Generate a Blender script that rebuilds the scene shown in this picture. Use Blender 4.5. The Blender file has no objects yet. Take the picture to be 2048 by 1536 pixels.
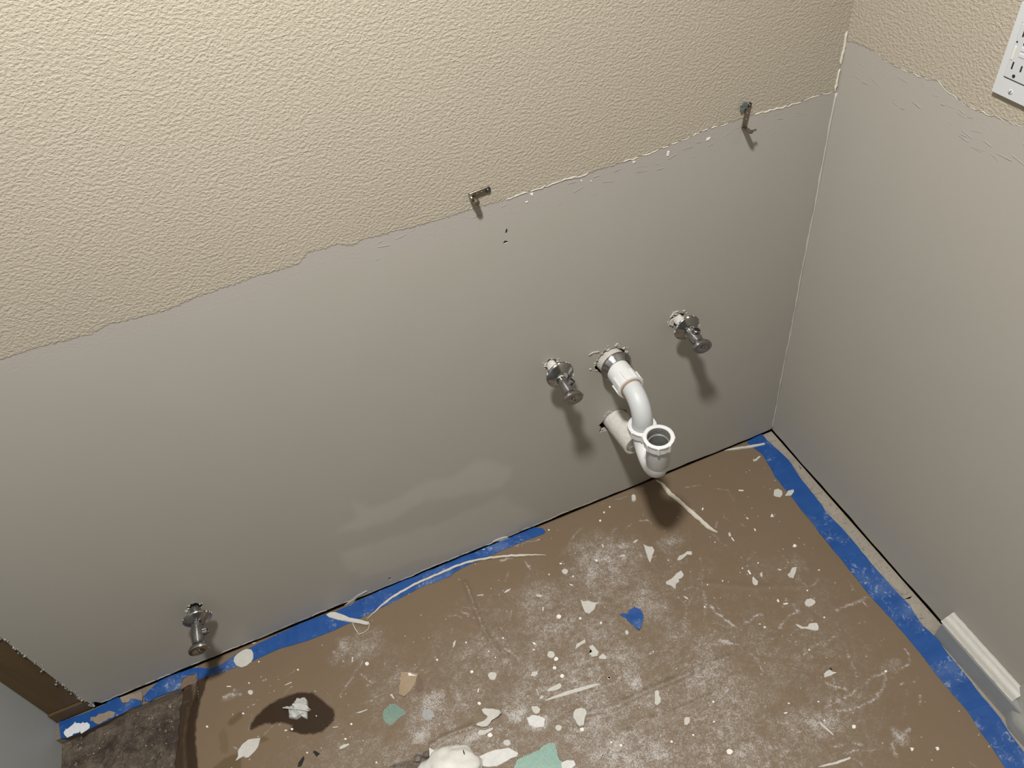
import bpy, bmesh, math, random
import numpy as np
from mathutils import Vector, Matrix

# ------------------------------------------------------------------ camera, world, light, exposure
scene = bpy.context.scene
COL = scene.collection
cam_data = bpy.data.cameras.new('camera')
cam = bpy.data.objects.new('camera', cam_data)
COL.objects.link(cam)
cam_data.sensor_width = 36.0
cam_data.lens = 36.0 * 1525.7167 / 2048.0
cam_data.clip_start = 0.02
YAW, PITCH, ROLL = -0.2567439917, 0.7776021647, -0.1693336714
cam.matrix_world = Matrix.Translation((-0.82185, -0.89806, 1.38854)) @ (
    Matrix.Rotation(YAW, 4, 'Z') @ Matrix.Rotation(PITCH, 4, 'X') @ Matrix.Rotation(ROLL, 4, 'Z'))
scene.camera = cam

world = bpy.data.worlds.new('world')
scene.world = world
world.use_nodes = True
world.node_tree.nodes['Background'].inputs[0].default_value = (0.9, 0.93, 1.0, 1)
world.node_tree.nodes['Background'].inputs[1].default_value = 0.01

def area_light(name, loc, size, energy, color, shape='DISK', rot=(0, 0, 0), spread=math.pi):
    l = bpy.data.lights.new(name, 'AREA')
    l.shape = shape; l.size = size; l.energy = energy; l.color = color; l.spread = spread
    o = bpy.data.objects.new(name, l); o.location = loc; o.rotation_euler = rot
    COL.objects.link(o)
    return o
area_light('ceiling_lamp', (-0.82, -0.66, 2.11), 0.13, 39.5, (1.0, 0.992, 0.985))

vs = scene.view_settings
vs.view_transform = 'Standard'
vs.look = 'None'
vs.gamma = 1.0
vs.use_curve_mapping = False
vs.exposure = 0.0

# ------------------------------------------------------------------ traced outlines, in metres
# floor: (x, y); back wall: (x, z); right wall: (y, z)
SCRAPBAR = [(-0.933,-0.1948),(-0.9256,-0.1973),(-0.9154,-0.2041),(-0.9197,-0.2066),(-0.9334,-0.1999)]
BIG = [('paint_chip','shield-shaped pale paint chip with three thin points, left of the blue tape scrap','paint chip',None,'chip',0.0009,0,[(-0.5738,-0.1942),(-0.5704,-0.2012),(-0.5615,-0.2037),(-0.5515,-0.213),(-0.5417,-0.2167),(-0.5503,-0.2175),(-0.5575,-0.2254),(-0.5709,-0.2303),(-0.5775,-0.2232),(-0.577,-0.215)]),('tape_scrap','torn scrap of blue masking tape lying alone in the middle of the floor paper','tape',None,'tape',0.0012,0.003,[(-0.5188,-0.2566),(-0.5111,-0.2567),(-0.5041,-0.2624),(-0.4983,-0.2556),(-0.4855,-0.2545),(-0.4773,-0.2643),(-0.4771,-0.2762),(-0.4849,-0.2866),(-0.4945,-0.2982),(-0.5016,-0.3013),(-0.5042,-0.296),(-0.5006,-0.285),(-0.5028,-0.2747),(-0.5133,-0.2651)]),('paint_chip','wrinkled white paint skin shaped like an arrowhead, above the blue tape scrap','paint chip',None,'chip',0.0009,0.003,[(-0.4034,-0.1382),(-0.3982,-0.1461),(-0.3894,-0.1517),(-0.3898,-0.161),(-0.3988,-0.1686),(-0.4116,-0.1835),(-0.4119,-0.1755),(-0.4088,-0.1611)]),('paint_chip','angular chalky paint flake, upper left of the row of three large flakes','paint chip',None,'chip',0.0009,0,[(-0.6265,-0.2843),(-0.6195,-0.2753),(-0.6094,-0.2743),(-0.6006,-0.2739),(-0.6029,-0.2796),(-0.6124,-0.2808),(-0.6207,-0.2825)]),('paint_chip','lumpy chalky paint flake, middle of the row of three large flakes','paint chip',None,'chip',0.0009,0,[(-0.6006,-0.2896),(-0.5927,-0.2888),(-0.5905,-0.2976),(-0.5884,-0.3063),(-0.5936,-0.3126),(-0.6032,-0.3104),(-0.6066,-0.3023),(-0.5997,-0.3011)]),('paint_chip','low triangular paint flake, right end of the row of three large flakes','paint chip',None,'chip',0.0009,0,[(-0.5932,-0.3161),(-0.5827,-0.3122),(-0.5789,-0.3216),(-0.5826,-0.3247),(-0.5928,-0.3196)]),('paint_chip','white pill-shaped paint drop close to the back wall, left of the drain trap shadow','paint chip',None,'chip',0.004,0,[(-0.3689,-0.0192),(-0.3626,-0.0177),(-0.3592,-0.024),(-0.3637,-0.0339),(-0.3699,-0.0362),(-0.3742,-0.0316)]),('paint_chip','S-shaped white paint crumb just above the large jagged white flake','paint chip',None,'chip',0.0009,0.002,[(-0.3594,-0.1988),(-0.3519,-0.1932),(-0.3403,-0.1935),(-0.3317,-0.1911),(-0.3241,-0.1961),(-0.3287,-0.2018),(-0.3354,-0.1972),(-0.343,-0.2002),(-0.3558,-0.2039),(-0.3597,-0.2013)]),('paint_chip','large jagged white paint flake with two prongs, right of the arrowhead skin','paint chip',None,'chip',0.0009,0.002,[(-0.4056,-0.233),(-0.3904,-0.2315),(-0.378,-0.226),(-0.3655,-0.2244),(-0.365,-0.2348),(-0.3718,-0.2391),(-0.3792,-0.2381),(-0.3803,-0.2438),(-0.3889,-0.2447),(-0.3962,-0.2554),(-0.4001,-0.2444),(-0.4071,-0.2386)]),('paint_chip','half-moon pale paint chip on the inner edge of the right-hand blue tape','paint chip',None,'chip',0.0009,0,[(-0.0809,-0.1635),(-0.0679,-0.156),(-0.0552,-0.1579),(-0.0583,-0.1638),(-0.0697,-0.1691),(-0.0776,-0.166)]),('paint_chip','six-sided pale paint disc beside the right-hand blue tape','paint chip',None,'chip',0.0009,0,[(-0.1004,-0.1517),(-0.0907,-0.1401),(-0.0819,-0.1415),(-0.0775,-0.1497),(-0.0831,-0.1588),(-0.0913,-0.1621),(-0.0977,-0.1569)]),('paint_chip','pear-shaped white paint drop on bare brown paper right of centre','paint chip',None,'chip',0.0009,0,[(-0.2506,-0.297),(-0.2464,-0.296),(-0.2444,-0.3086),(-0.2497,-0.3147),(-0.2556,-0.3131),(-0.256,-0.3068)]),('paint_chip','crumpled white paint flake beside a faint dusty ring on the right side','paint chip',None,'chip',0.0009,0.003,[(-0.1862,-0.3203),(-0.1785,-0.3178),(-0.169,-0.311),(-0.1604,-0.3139),(-0.1674,-0.3219),(-0.1746,-0.3271),(-0.1804,-0.3318),(-0.186,-0.3266)]),('paint_chip','rounded pale grey paint disc on the right half of the floor paper','paint chip',None,'chip',0.0009,0,[(-0.192,-0.3822),(-0.185,-0.378),(-0.1764,-0.3802),(-0.1724,-0.3857),(-0.1736,-0.391),(-0.182,-0.394),(-0.1904,-0.3931),(-0.1942,-0.3883)]),('paint_chip','tapering pale paint skin with a thin tail, lower right on the floor paper','paint chip',None,'chip',0.0009,0.002,[(-0.234,-0.412),(-0.2292,-0.4153),(-0.225,-0.4217),(-0.2169,-0.4244),(-0.2107,-0.4206),(-0.2018,-0.4236),(-0.1974,-0.4268),(-0.1987,-0.4329),(-0.2044,-0.4391),(-0.2137,-0.4337),(-0.2237,-0.4261),(-0.2291,-0.4243),(-0.2333,-0.4179)]),('paint_chip','white paint flake with a small black hole beside it, lower right on the paper','paint chip',None,'chip',0.0009,0.002,[(-0.2454,-0.5094),(-0.2385,-0.5074),(-0.2312,-0.5077),(-0.2295,-0.5126),(-0.2236,-0.5174),(-0.2308,-0.5171),(-0.2395,-0.5172),(-0.2491,-0.5158)]),('caulk_strip','long pale caulk strip at the very bottom right of the floor paper','caulk strip',None,'chip',0.002,0,[(-0.351,-0.632),(-0.3182,-0.6374),(-0.294,-0.6406),(-0.2937,-0.6432),(-0.3194,-0.6419),(-0.3481,-0.6342)]),('paint_chip','peanut-shaped pale paint chip just below the long paper crease','paint chip',None,'chip',0.0009,0,[(-0.53,-0.4148),(-0.5245,-0.4143),(-0.5234,-0.4198),(-0.527,-0.4242),(-0.5264,-0.4305),(-0.5307,-0.4365),(-0.5391,-0.4386),(-0.5414,-0.4336),(-0.5362,-0.426)]),('paint_chip','pointed oval pale paint chip below and right of the peanut-shaped one','paint chip',None,'chip',0.0009,0,[(-0.5068,-0.4764),(-0.5015,-0.476),(-0.4968,-0.48),(-0.5011,-0.4857),(-0.5082,-0.4891),(-0.5126,-0.4862)]),('paint_chip','boomerang-shaped curled paint skin above the white crumpled lump','paint chip',None,'chip',0.0009,0.006,[(-0.8273,-0.3175),(-0.822,-0.3176),(-0.8079,-0.3247),(-0.7987,-0.3326),(-0.7978,-0.3391),(-0.8037,-0.3417),(-0.8116,-0.3427),(-0.8178,-0.3429),(-0.8223,-0.3468),(-0.8291,-0.349),(-0.8385,-0.3462),(-0.846,-0.3399),(-0.8438,-0.3379),(-0.8325,-0.3378),(-0.8247,-0.3353),(-0.822,-0.332),(-0.8267,-0.3261)]),('paint_chip','flat pale paint chip tucked under the boomerang-shaped paint skin','paint chip',None,'chip',0.0009,0,[(-0.8495,-0.3516),(-0.8436,-0.3477),(-0.8348,-0.3523),(-0.8203,-0.3536),(-0.8202,-0.3566),(-0.8295,-0.3583),(-0.8389,-0.3593),(-0.8461,-0.3568)]),('paint_chip','skull-shaped lumpy grey paint blob right of the boomerang-shaped skin','paint chip',None,'chip',0.003,0,[(-0.6794,-0.3901),(-0.673,-0.3862),(-0.663,-0.388),(-0.6565,-0.3936),(-0.657,-0.4017),(-0.6627,-0.4065),(-0.668,-0.413),(-0.6712,-0.4181),(-0.6799,-0.4172),(-0.6823,-0.411),(-0.6822,-0.4059),(-0.684,-0.3984)]),('paint_chip','small rectangular paint flake above the serrated caulk strip','paint chip',None,'chip',0.0009,0,[(-0.7214,-0.2939),(-0.7172,-0.2902),(-0.707,-0.2924),(-0.71,-0.2984),(-0.7163,-0.2995),(-0.722,-0.2961)]),('paint_chip','broad paint flake lying just above the left end of the serrated caulk strip','paint chip',None,'chip',0.0009,0.004,[(-0.7059,-0.3337),(-0.6984,-0.3308),(-0.6785,-0.3303),(-0.6776,-0.3371),(-0.6814,-0.3401),(-0.6877,-0.3404),(-0.7019,-0.3371),(-0.7061,-0.336)]),('caulk_strip','serrated pale caulk strip lying in the lower middle of the floor paper','caulk strip',None,'chip',0.002,0,[(-0.7168,-0.3482),(-0.7036,-0.348),(-0.673,-0.3494),(-0.6439,-0.354),(-0.6181,-0.3594),(-0.6107,-0.3636),(-0.6245,-0.3628),(-0.6469,-0.3605),(-0.6763,-0.3565),(-0.7008,-0.3523),(-0.7151,-0.3497)]),('paint_chip','knotted paint crumb at the left tip of the serrated caulk strip','paint chip',None,'chip',0.006,0,[(-0.7263,-0.3415),(-0.7193,-0.3378),(-0.7137,-0.3411),(-0.7166,-0.3459),(-0.7245,-0.3462)]),('paint_chip','upright paint sliver touching the knotted crumb by the serrated strip','paint chip',None,'chip',0.003,0,[(-0.7237,-0.3225),(-0.7214,-0.3227),(-0.7219,-0.3366),(-0.7241,-0.3363)]),('paint_chip','grey rounded paint flake below the serrated strip, above a white powder patch','paint chip',None,'chip',0.0009,0,[(-0.7435,-0.3476),(-0.7329,-0.3516),(-0.7297,-0.3584),(-0.7343,-0.3639),(-0.7411,-0.3638),(-0.7447,-0.3577),(-0.7441,-0.3527)]),('plaster_splat','flat white plaster patch between the boomerang skin and the skull-shaped blob','plaster',None,'plaster',0.0006,0,[(-0.7585,-0.3635),(-0.7465,-0.3621),(-0.7358,-0.3692),(-0.729,-0.3782),(-0.7369,-0.3895),(-0.7501,-0.385),(-0.7587,-0.3768)]),('plaster_splat','broad white plaster splat right of the white crumpled lump at the bottom edge','plaster',None,'plaster',0.002,0,[(-0.8682,-0.3954),(-0.8588,-0.3898),(-0.844,-0.3893),(-0.8326,-0.3901),(-0.8218,-0.3928),(-0.806,-0.3976),(-0.7943,-0.4127),(-0.7987,-0.4164),(-0.8101,-0.4155),(-0.8224,-0.417),(-0.8371,-0.4174),(-0.8525,-0.412),(-0.8636,-0.403)]),('plaster_splat','grey plaster crumb right of the large teal mesh scrap at the bottom edge','plaster',None,'plaster',0.002,0,[(-0.7336,-0.4562),(-0.722,-0.4565),(-0.7112,-0.462),(-0.7114,-0.4701),(-0.7207,-0.4728),(-0.7365,-0.4659)]),('paint_chip','leaf-shaped pale paint skin at the lower left, pointed at both ends','paint chip',None,'chip',0.0009,0.003,[(-1.2662,-0.2182),(-1.2612,-0.2118),(-1.2606,-0.2017),(-1.2524,-0.1936),(-1.2402,-0.1893),(-1.2304,-0.1914),(-1.2177,-0.1967),(-1.2197,-0.2029),(-1.2244,-0.2105),(-1.2323,-0.2158),(-1.2445,-0.2213),(-1.25,-0.2193),(-1.2517,-0.2159),(-1.2581,-0.216),(-1.2641,-0.2184)]),('paint_chip','large round pale paint disc stuck on the blue tape by the toilet valve','paint chip',None,'chip',0.0012,0,[(-1.2471,-0.0245),(-1.2439,-0.0172),(-1.2379,-0.013),(-1.228,-0.0095),(-1.2185,-0.0095),(-1.2098,-0.0153),(-1.2072,-0.0253),(-1.2086,-0.0352),(-1.2134,-0.0417),(-1.2233,-0.0458),(-1.234,-0.0444),(-1.2431,-0.0359)]),('paper_scrap_and_shade','beige torn paper scrap with a whitened top edge, above the small teal mesh','paper',None,'kraft',0.0008,0.004,[(-0.9452,-0.1867),(-0.9333,-0.1913),(-0.9144,-0.2046),(-0.9213,-0.2116),(-0.9254,-0.2179),(-0.9396,-0.2292),(-0.9519,-0.2347),(-0.9602,-0.2262),(-0.9552,-0.2109),(-0.9503,-0.2017)]),('paint_chip','small white paint sliver on the lower left, left of the powder patches','paint chip',None,'chip',0.0009,0,[(-1.0853,-0.2722),(-1.0776,-0.2705),(-1.0679,-0.2726),(-1.0678,-0.2756),(-1.0776,-0.2771),(-1.0861,-0.2762)]),('caulk_strip','broad caulk strip crossing the blue tape below the long thin strip','caulk strip',None,'chip',0.003,0.002,[(-1.0548,-0.0073),(-1.0455,-0.0058),(-1.0359,-0.0094),(-1.021,-0.0232),(-1.0084,-0.0358),(-0.991,-0.0489),(-0.9763,-0.0616),(-0.9753,-0.0658),(-0.9823,-0.0654),(-1.0018,-0.0511),(-1.0195,-0.0393),(-1.0349,-0.0283),(-1.0501,-0.0154)]),('caulk_strip','thin pale caulk strip in the far right floor corner across the blue tape','caulk strip',None,'chip',0.003,0,[(-0.1252,-0.0027),(-0.1033,-0.006),(-0.0691,-0.0157),(-0.0349,-0.0253),(-0.0372,-0.0295),(-0.0666,-0.0233),(-0.1106,-0.0096)]),('paint_chip','small hooked paint shaving beside the right-hand tape near the corner','paint chip',None,'chip',0.002,0,[(-0.084,-0.0516),(-0.082,-0.0542),(-0.0665,-0.0498),(-0.0639,-0.0527),(-0.0789,-0.0589),(-0.0866,-0.0574)]),('paint_chip','thin pale paint splinter lying on dusty paper near the bottom right','paint chip',None,'chip',0.0015,0,[(-0.3032,-0.5729),(-0.3015,-0.577),(-0.295,-0.6012),(-0.2971,-0.6024),(-0.3053,-0.5789)]),('black_piece','flat black piece near the bottom edge, left of the white crumpled lump','debris',None,'black',0.0008,0,[(-1.1325,-0.2607),(-1.1286,-0.2588),(-1.1203,-0.2683),(-1.1276,-0.272)]),('black_piece','narrow flat black piece at the bottom edge beside the smaller one','debris',None,'black',0.0008,0,[(-1.149,-0.2599),(-1.1486,-0.2659),(-1.157,-0.2764),(-1.1632,-0.2751),(-1.1605,-0.2678)]),('black_piece','tiny black crumb touching the white flake on the lower right','debris',None,'black',0.0012,0,[(-0.2309,-0.5054),(-0.227,-0.5051),(-0.2272,-0.5095),(-0.2312,-0.5098)]),('putty_print','grey ragged round putty print in the white powder right of the small teal mesh','putty',None,'print',0.001,0,[(-0.911,-0.2874),(-0.9104,-0.2922),(-0.9151,-0.2922),(-0.9177,-0.296),(-0.9219,-0.2939),(-0.9259,-0.2926),(-0.9296,-0.2901),(-0.9311,-0.2859),(-0.9312,-0.282),(-0.9304,-0.2787),(-0.9285,-0.2762),(-0.9276,-0.2718),(-0.9234,-0.2719),(-0.9196,-0.2734),(-0.915,-0.2725),(-0.9132,-0.2771),(-0.9107,-0.2803),(-0.9103,-0.2841)]),('paper_scrap_and_shade','narrow brown plate painted as shade touching the right side of the beige paper scrap','paper',None,'fold_shade',0.0006,0,[(-0.914,-0.2067),(-0.9114,-0.2178),(-0.9139,-0.2361),(-0.9269,-0.2382),(-0.9282,-0.2247),(-0.9223,-0.2177)])]  # some entries are flat black plates; last is brown shade made as a plate
SMALL = [[(-0.6494,-0.1478),(-0.6408,-0.1513),(-0.6384,-0.1562),(-0.6441,-0.1565),(-0.6502,-0.1524)],[(-0.7067,-0.1163),(-0.7001,-0.1124),(-0.6897,-0.1136),(-0.6952,-0.1173),(-0.7033,-0.1179)],[(-0.6478,-0.178),(-0.646,-0.1789),(-0.6498,-0.1863),(-0.6515,-0.1855)],[(-0.8389,-0.1816),(-0.8343,-0.1723),(-0.8281,-0.1695),(-0.832,-0.178),(-0.8378,-0.1826)],[(-0.4214,-0.1259),(-0.4139,-0.1221),(-0.407,-0.1241),(-0.4143,-0.1274)],[(-0.4631,-0.1416),(-0.4509,-0.1408),(-0.4473,-0.1452),(-0.4518,-0.147)],[(-0.51,-0.1269),(-0.5053,-0.1278),(-0.5042,-0.1337),(-0.508,-0.1332)],[(-0.4797,-0.0997),(-0.478,-0.1033),(-0.4794,-0.1094),(-0.4811,-0.1072)],[(-0.5791,-0.1548),(-0.5736,-0.1599),(-0.5749,-0.1618),(-0.5792,-0.1573)],[(-0.7582,-0.0975),(-0.7452,-0.1016),(-0.7464,-0.1036),(-0.7581,-0.099)],[(-0.5052,-0.3486),(-0.4952,-0.3471),(-0.4953,-0.3493),(-0.5034,-0.3503)],[(-0.6942,-0.2361),(-0.6897,-0.2405),(-0.6904,-0.2447),(-0.6946,-0.242)],[(-0.5776,-0.1023),(-0.5732,-0.1039),(-0.5737,-0.1076),(-0.5783,-0.1059)],[(-0.5259,-0.2916),(-0.5205,-0.2895),(-0.5194,-0.2958),(-0.5235,-0.2995),(-0.527,-0.2979)],[(-0.2536,-0.1166),(-0.2479,-0.1122),(-0.2477,-0.1167),(-0.2524,-0.1196)],[(-0.4203,-0.1243),(-0.4121,-0.1223),(-0.4068,-0.1235),(-0.4144,-0.1266),(-0.4194,-0.127)],[(-0.1399,-0.2722),(-0.133,-0.2676),(-0.1304,-0.2741),(-0.1364,-0.2757)],[(-0.2355,-0.1906),(-0.2307,-0.1888),(-0.234,-0.1995),(-0.2386,-0.1973)],[(-0.2366,-0.2018),(-0.2344,-0.202),(-0.2341,-0.2117),(-0.2363,-0.2106)],[(-0.249,-0.2789),(-0.2463,-0.2802),(-0.247,-0.29),(-0.2505,-0.2883)],[(-0.3901,-0.2724),(-0.3838,-0.279),(-0.384,-0.285),(-0.3882,-0.2806)],[(-0.2358,-0.3562),(-0.2316,-0.3551),(-0.2325,-0.3613),(-0.2358,-0.3621)],[(-0.2299,-0.3673),(-0.2201,-0.3696),(-0.2207,-0.3721),(-0.2279,-0.371)],[(-0.1826,-0.2027),(-0.1805,-0.2051),(-0.1824,-0.2097),(-0.1853,-0.2096)],[(-0.1374,-0.1941),(-0.1295,-0.1881),(-0.1309,-0.1973)],[(-0.1567,-0.1071),(-0.1476,-0.1125),(-0.1491,-0.1148),(-0.1581,-0.11)],[(-0.1826,-0.1732),(-0.1801,-0.1739),(-0.1792,-0.1792),(-0.1814,-0.1789)],[(-0.3052,-0.2759),(-0.3023,-0.2786),(-0.3061,-0.281)],[(-0.1952,-0.3015),(-0.1901,-0.3059),(-0.192,-0.307),(-0.1956,-0.3038)],[(-0.2323,-0.2958),(-0.2253,-0.2941),(-0.2302,-0.303),(-0.2341,-0.3036)],[(-0.2227,-0.273),(-0.2191,-0.2729),(-0.2199,-0.2759),(-0.223,-0.2762)],[(-0.3287,-0.1939),(-0.324,-0.1948),(-0.3266,-0.2015),(-0.3309,-0.2016)],[(-0.2903,-0.3919),(-0.2861,-0.391),(-0.285,-0.3949),(-0.2884,-0.3951)],[(-0.2944,-0.3826),(-0.2896,-0.3837),(-0.2906,-0.3859),(-0.2938,-0.384)],[(-0.1281,-0.3358),(-0.1233,-0.3366),(-0.1244,-0.3386),(-0.1284,-0.3377)],[(-0.2434,-0.4624),(-0.24,-0.4607),(-0.239,-0.4633),(-0.2422,-0.4646)],[(-0.1977,-0.6668),(-0.1923,-0.6698),(-0.1966,-0.673),(-0.1998,-0.6726)],[(-0.1613,-0.6825),(-0.1564,-0.6837),(-0.158,-0.6881),(-0.163,-0.6883)],[(-0.3479,-0.5375),(-0.341,-0.5395),(-0.3446,-0.5412),(-0.3485,-0.5399)],[(-1.1605,-0.1158),(-1.1465,-0.1147),(-1.1453,-0.1169),(-1.1577,-0.1174)],[(-1.267,-0.069),(-1.2583,-0.073),(-1.257,-0.0752),(-1.2658,-0.0716)],[(-1.0908,-0.2319),(-1.0797,-0.2353),(-1.0794,-0.237),(-1.0884,-0.2344)],[(-1.1749,-0.2011),(-1.171,-0.2001),(-1.1686,-0.2031),(-1.173,-0.2034)],[(-0.8244,-0.283),(-0.8206,-0.2768),(-0.8189,-0.2784),(-0.8231,-0.2844)],[(-0.9764,-0.2181),(-0.9721,-0.2192),(-0.9699,-0.2306),(-0.9719,-0.2297)],[(-1.0442,-0.2252),(-1.0303,-0.2268),(-1.0221,-0.2274),(-1.0218,-0.2291),(-1.0367,-0.2286)],[(-1.0261,-0.1157),(-1.0232,-0.117),(-1.0265,-0.1275),(-1.0284,-0.1258)],[(-0.5064,-0.3491),(-0.4972,-0.3479),(-0.4962,-0.3501),(-0.5041,-0.3508)]]
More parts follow.
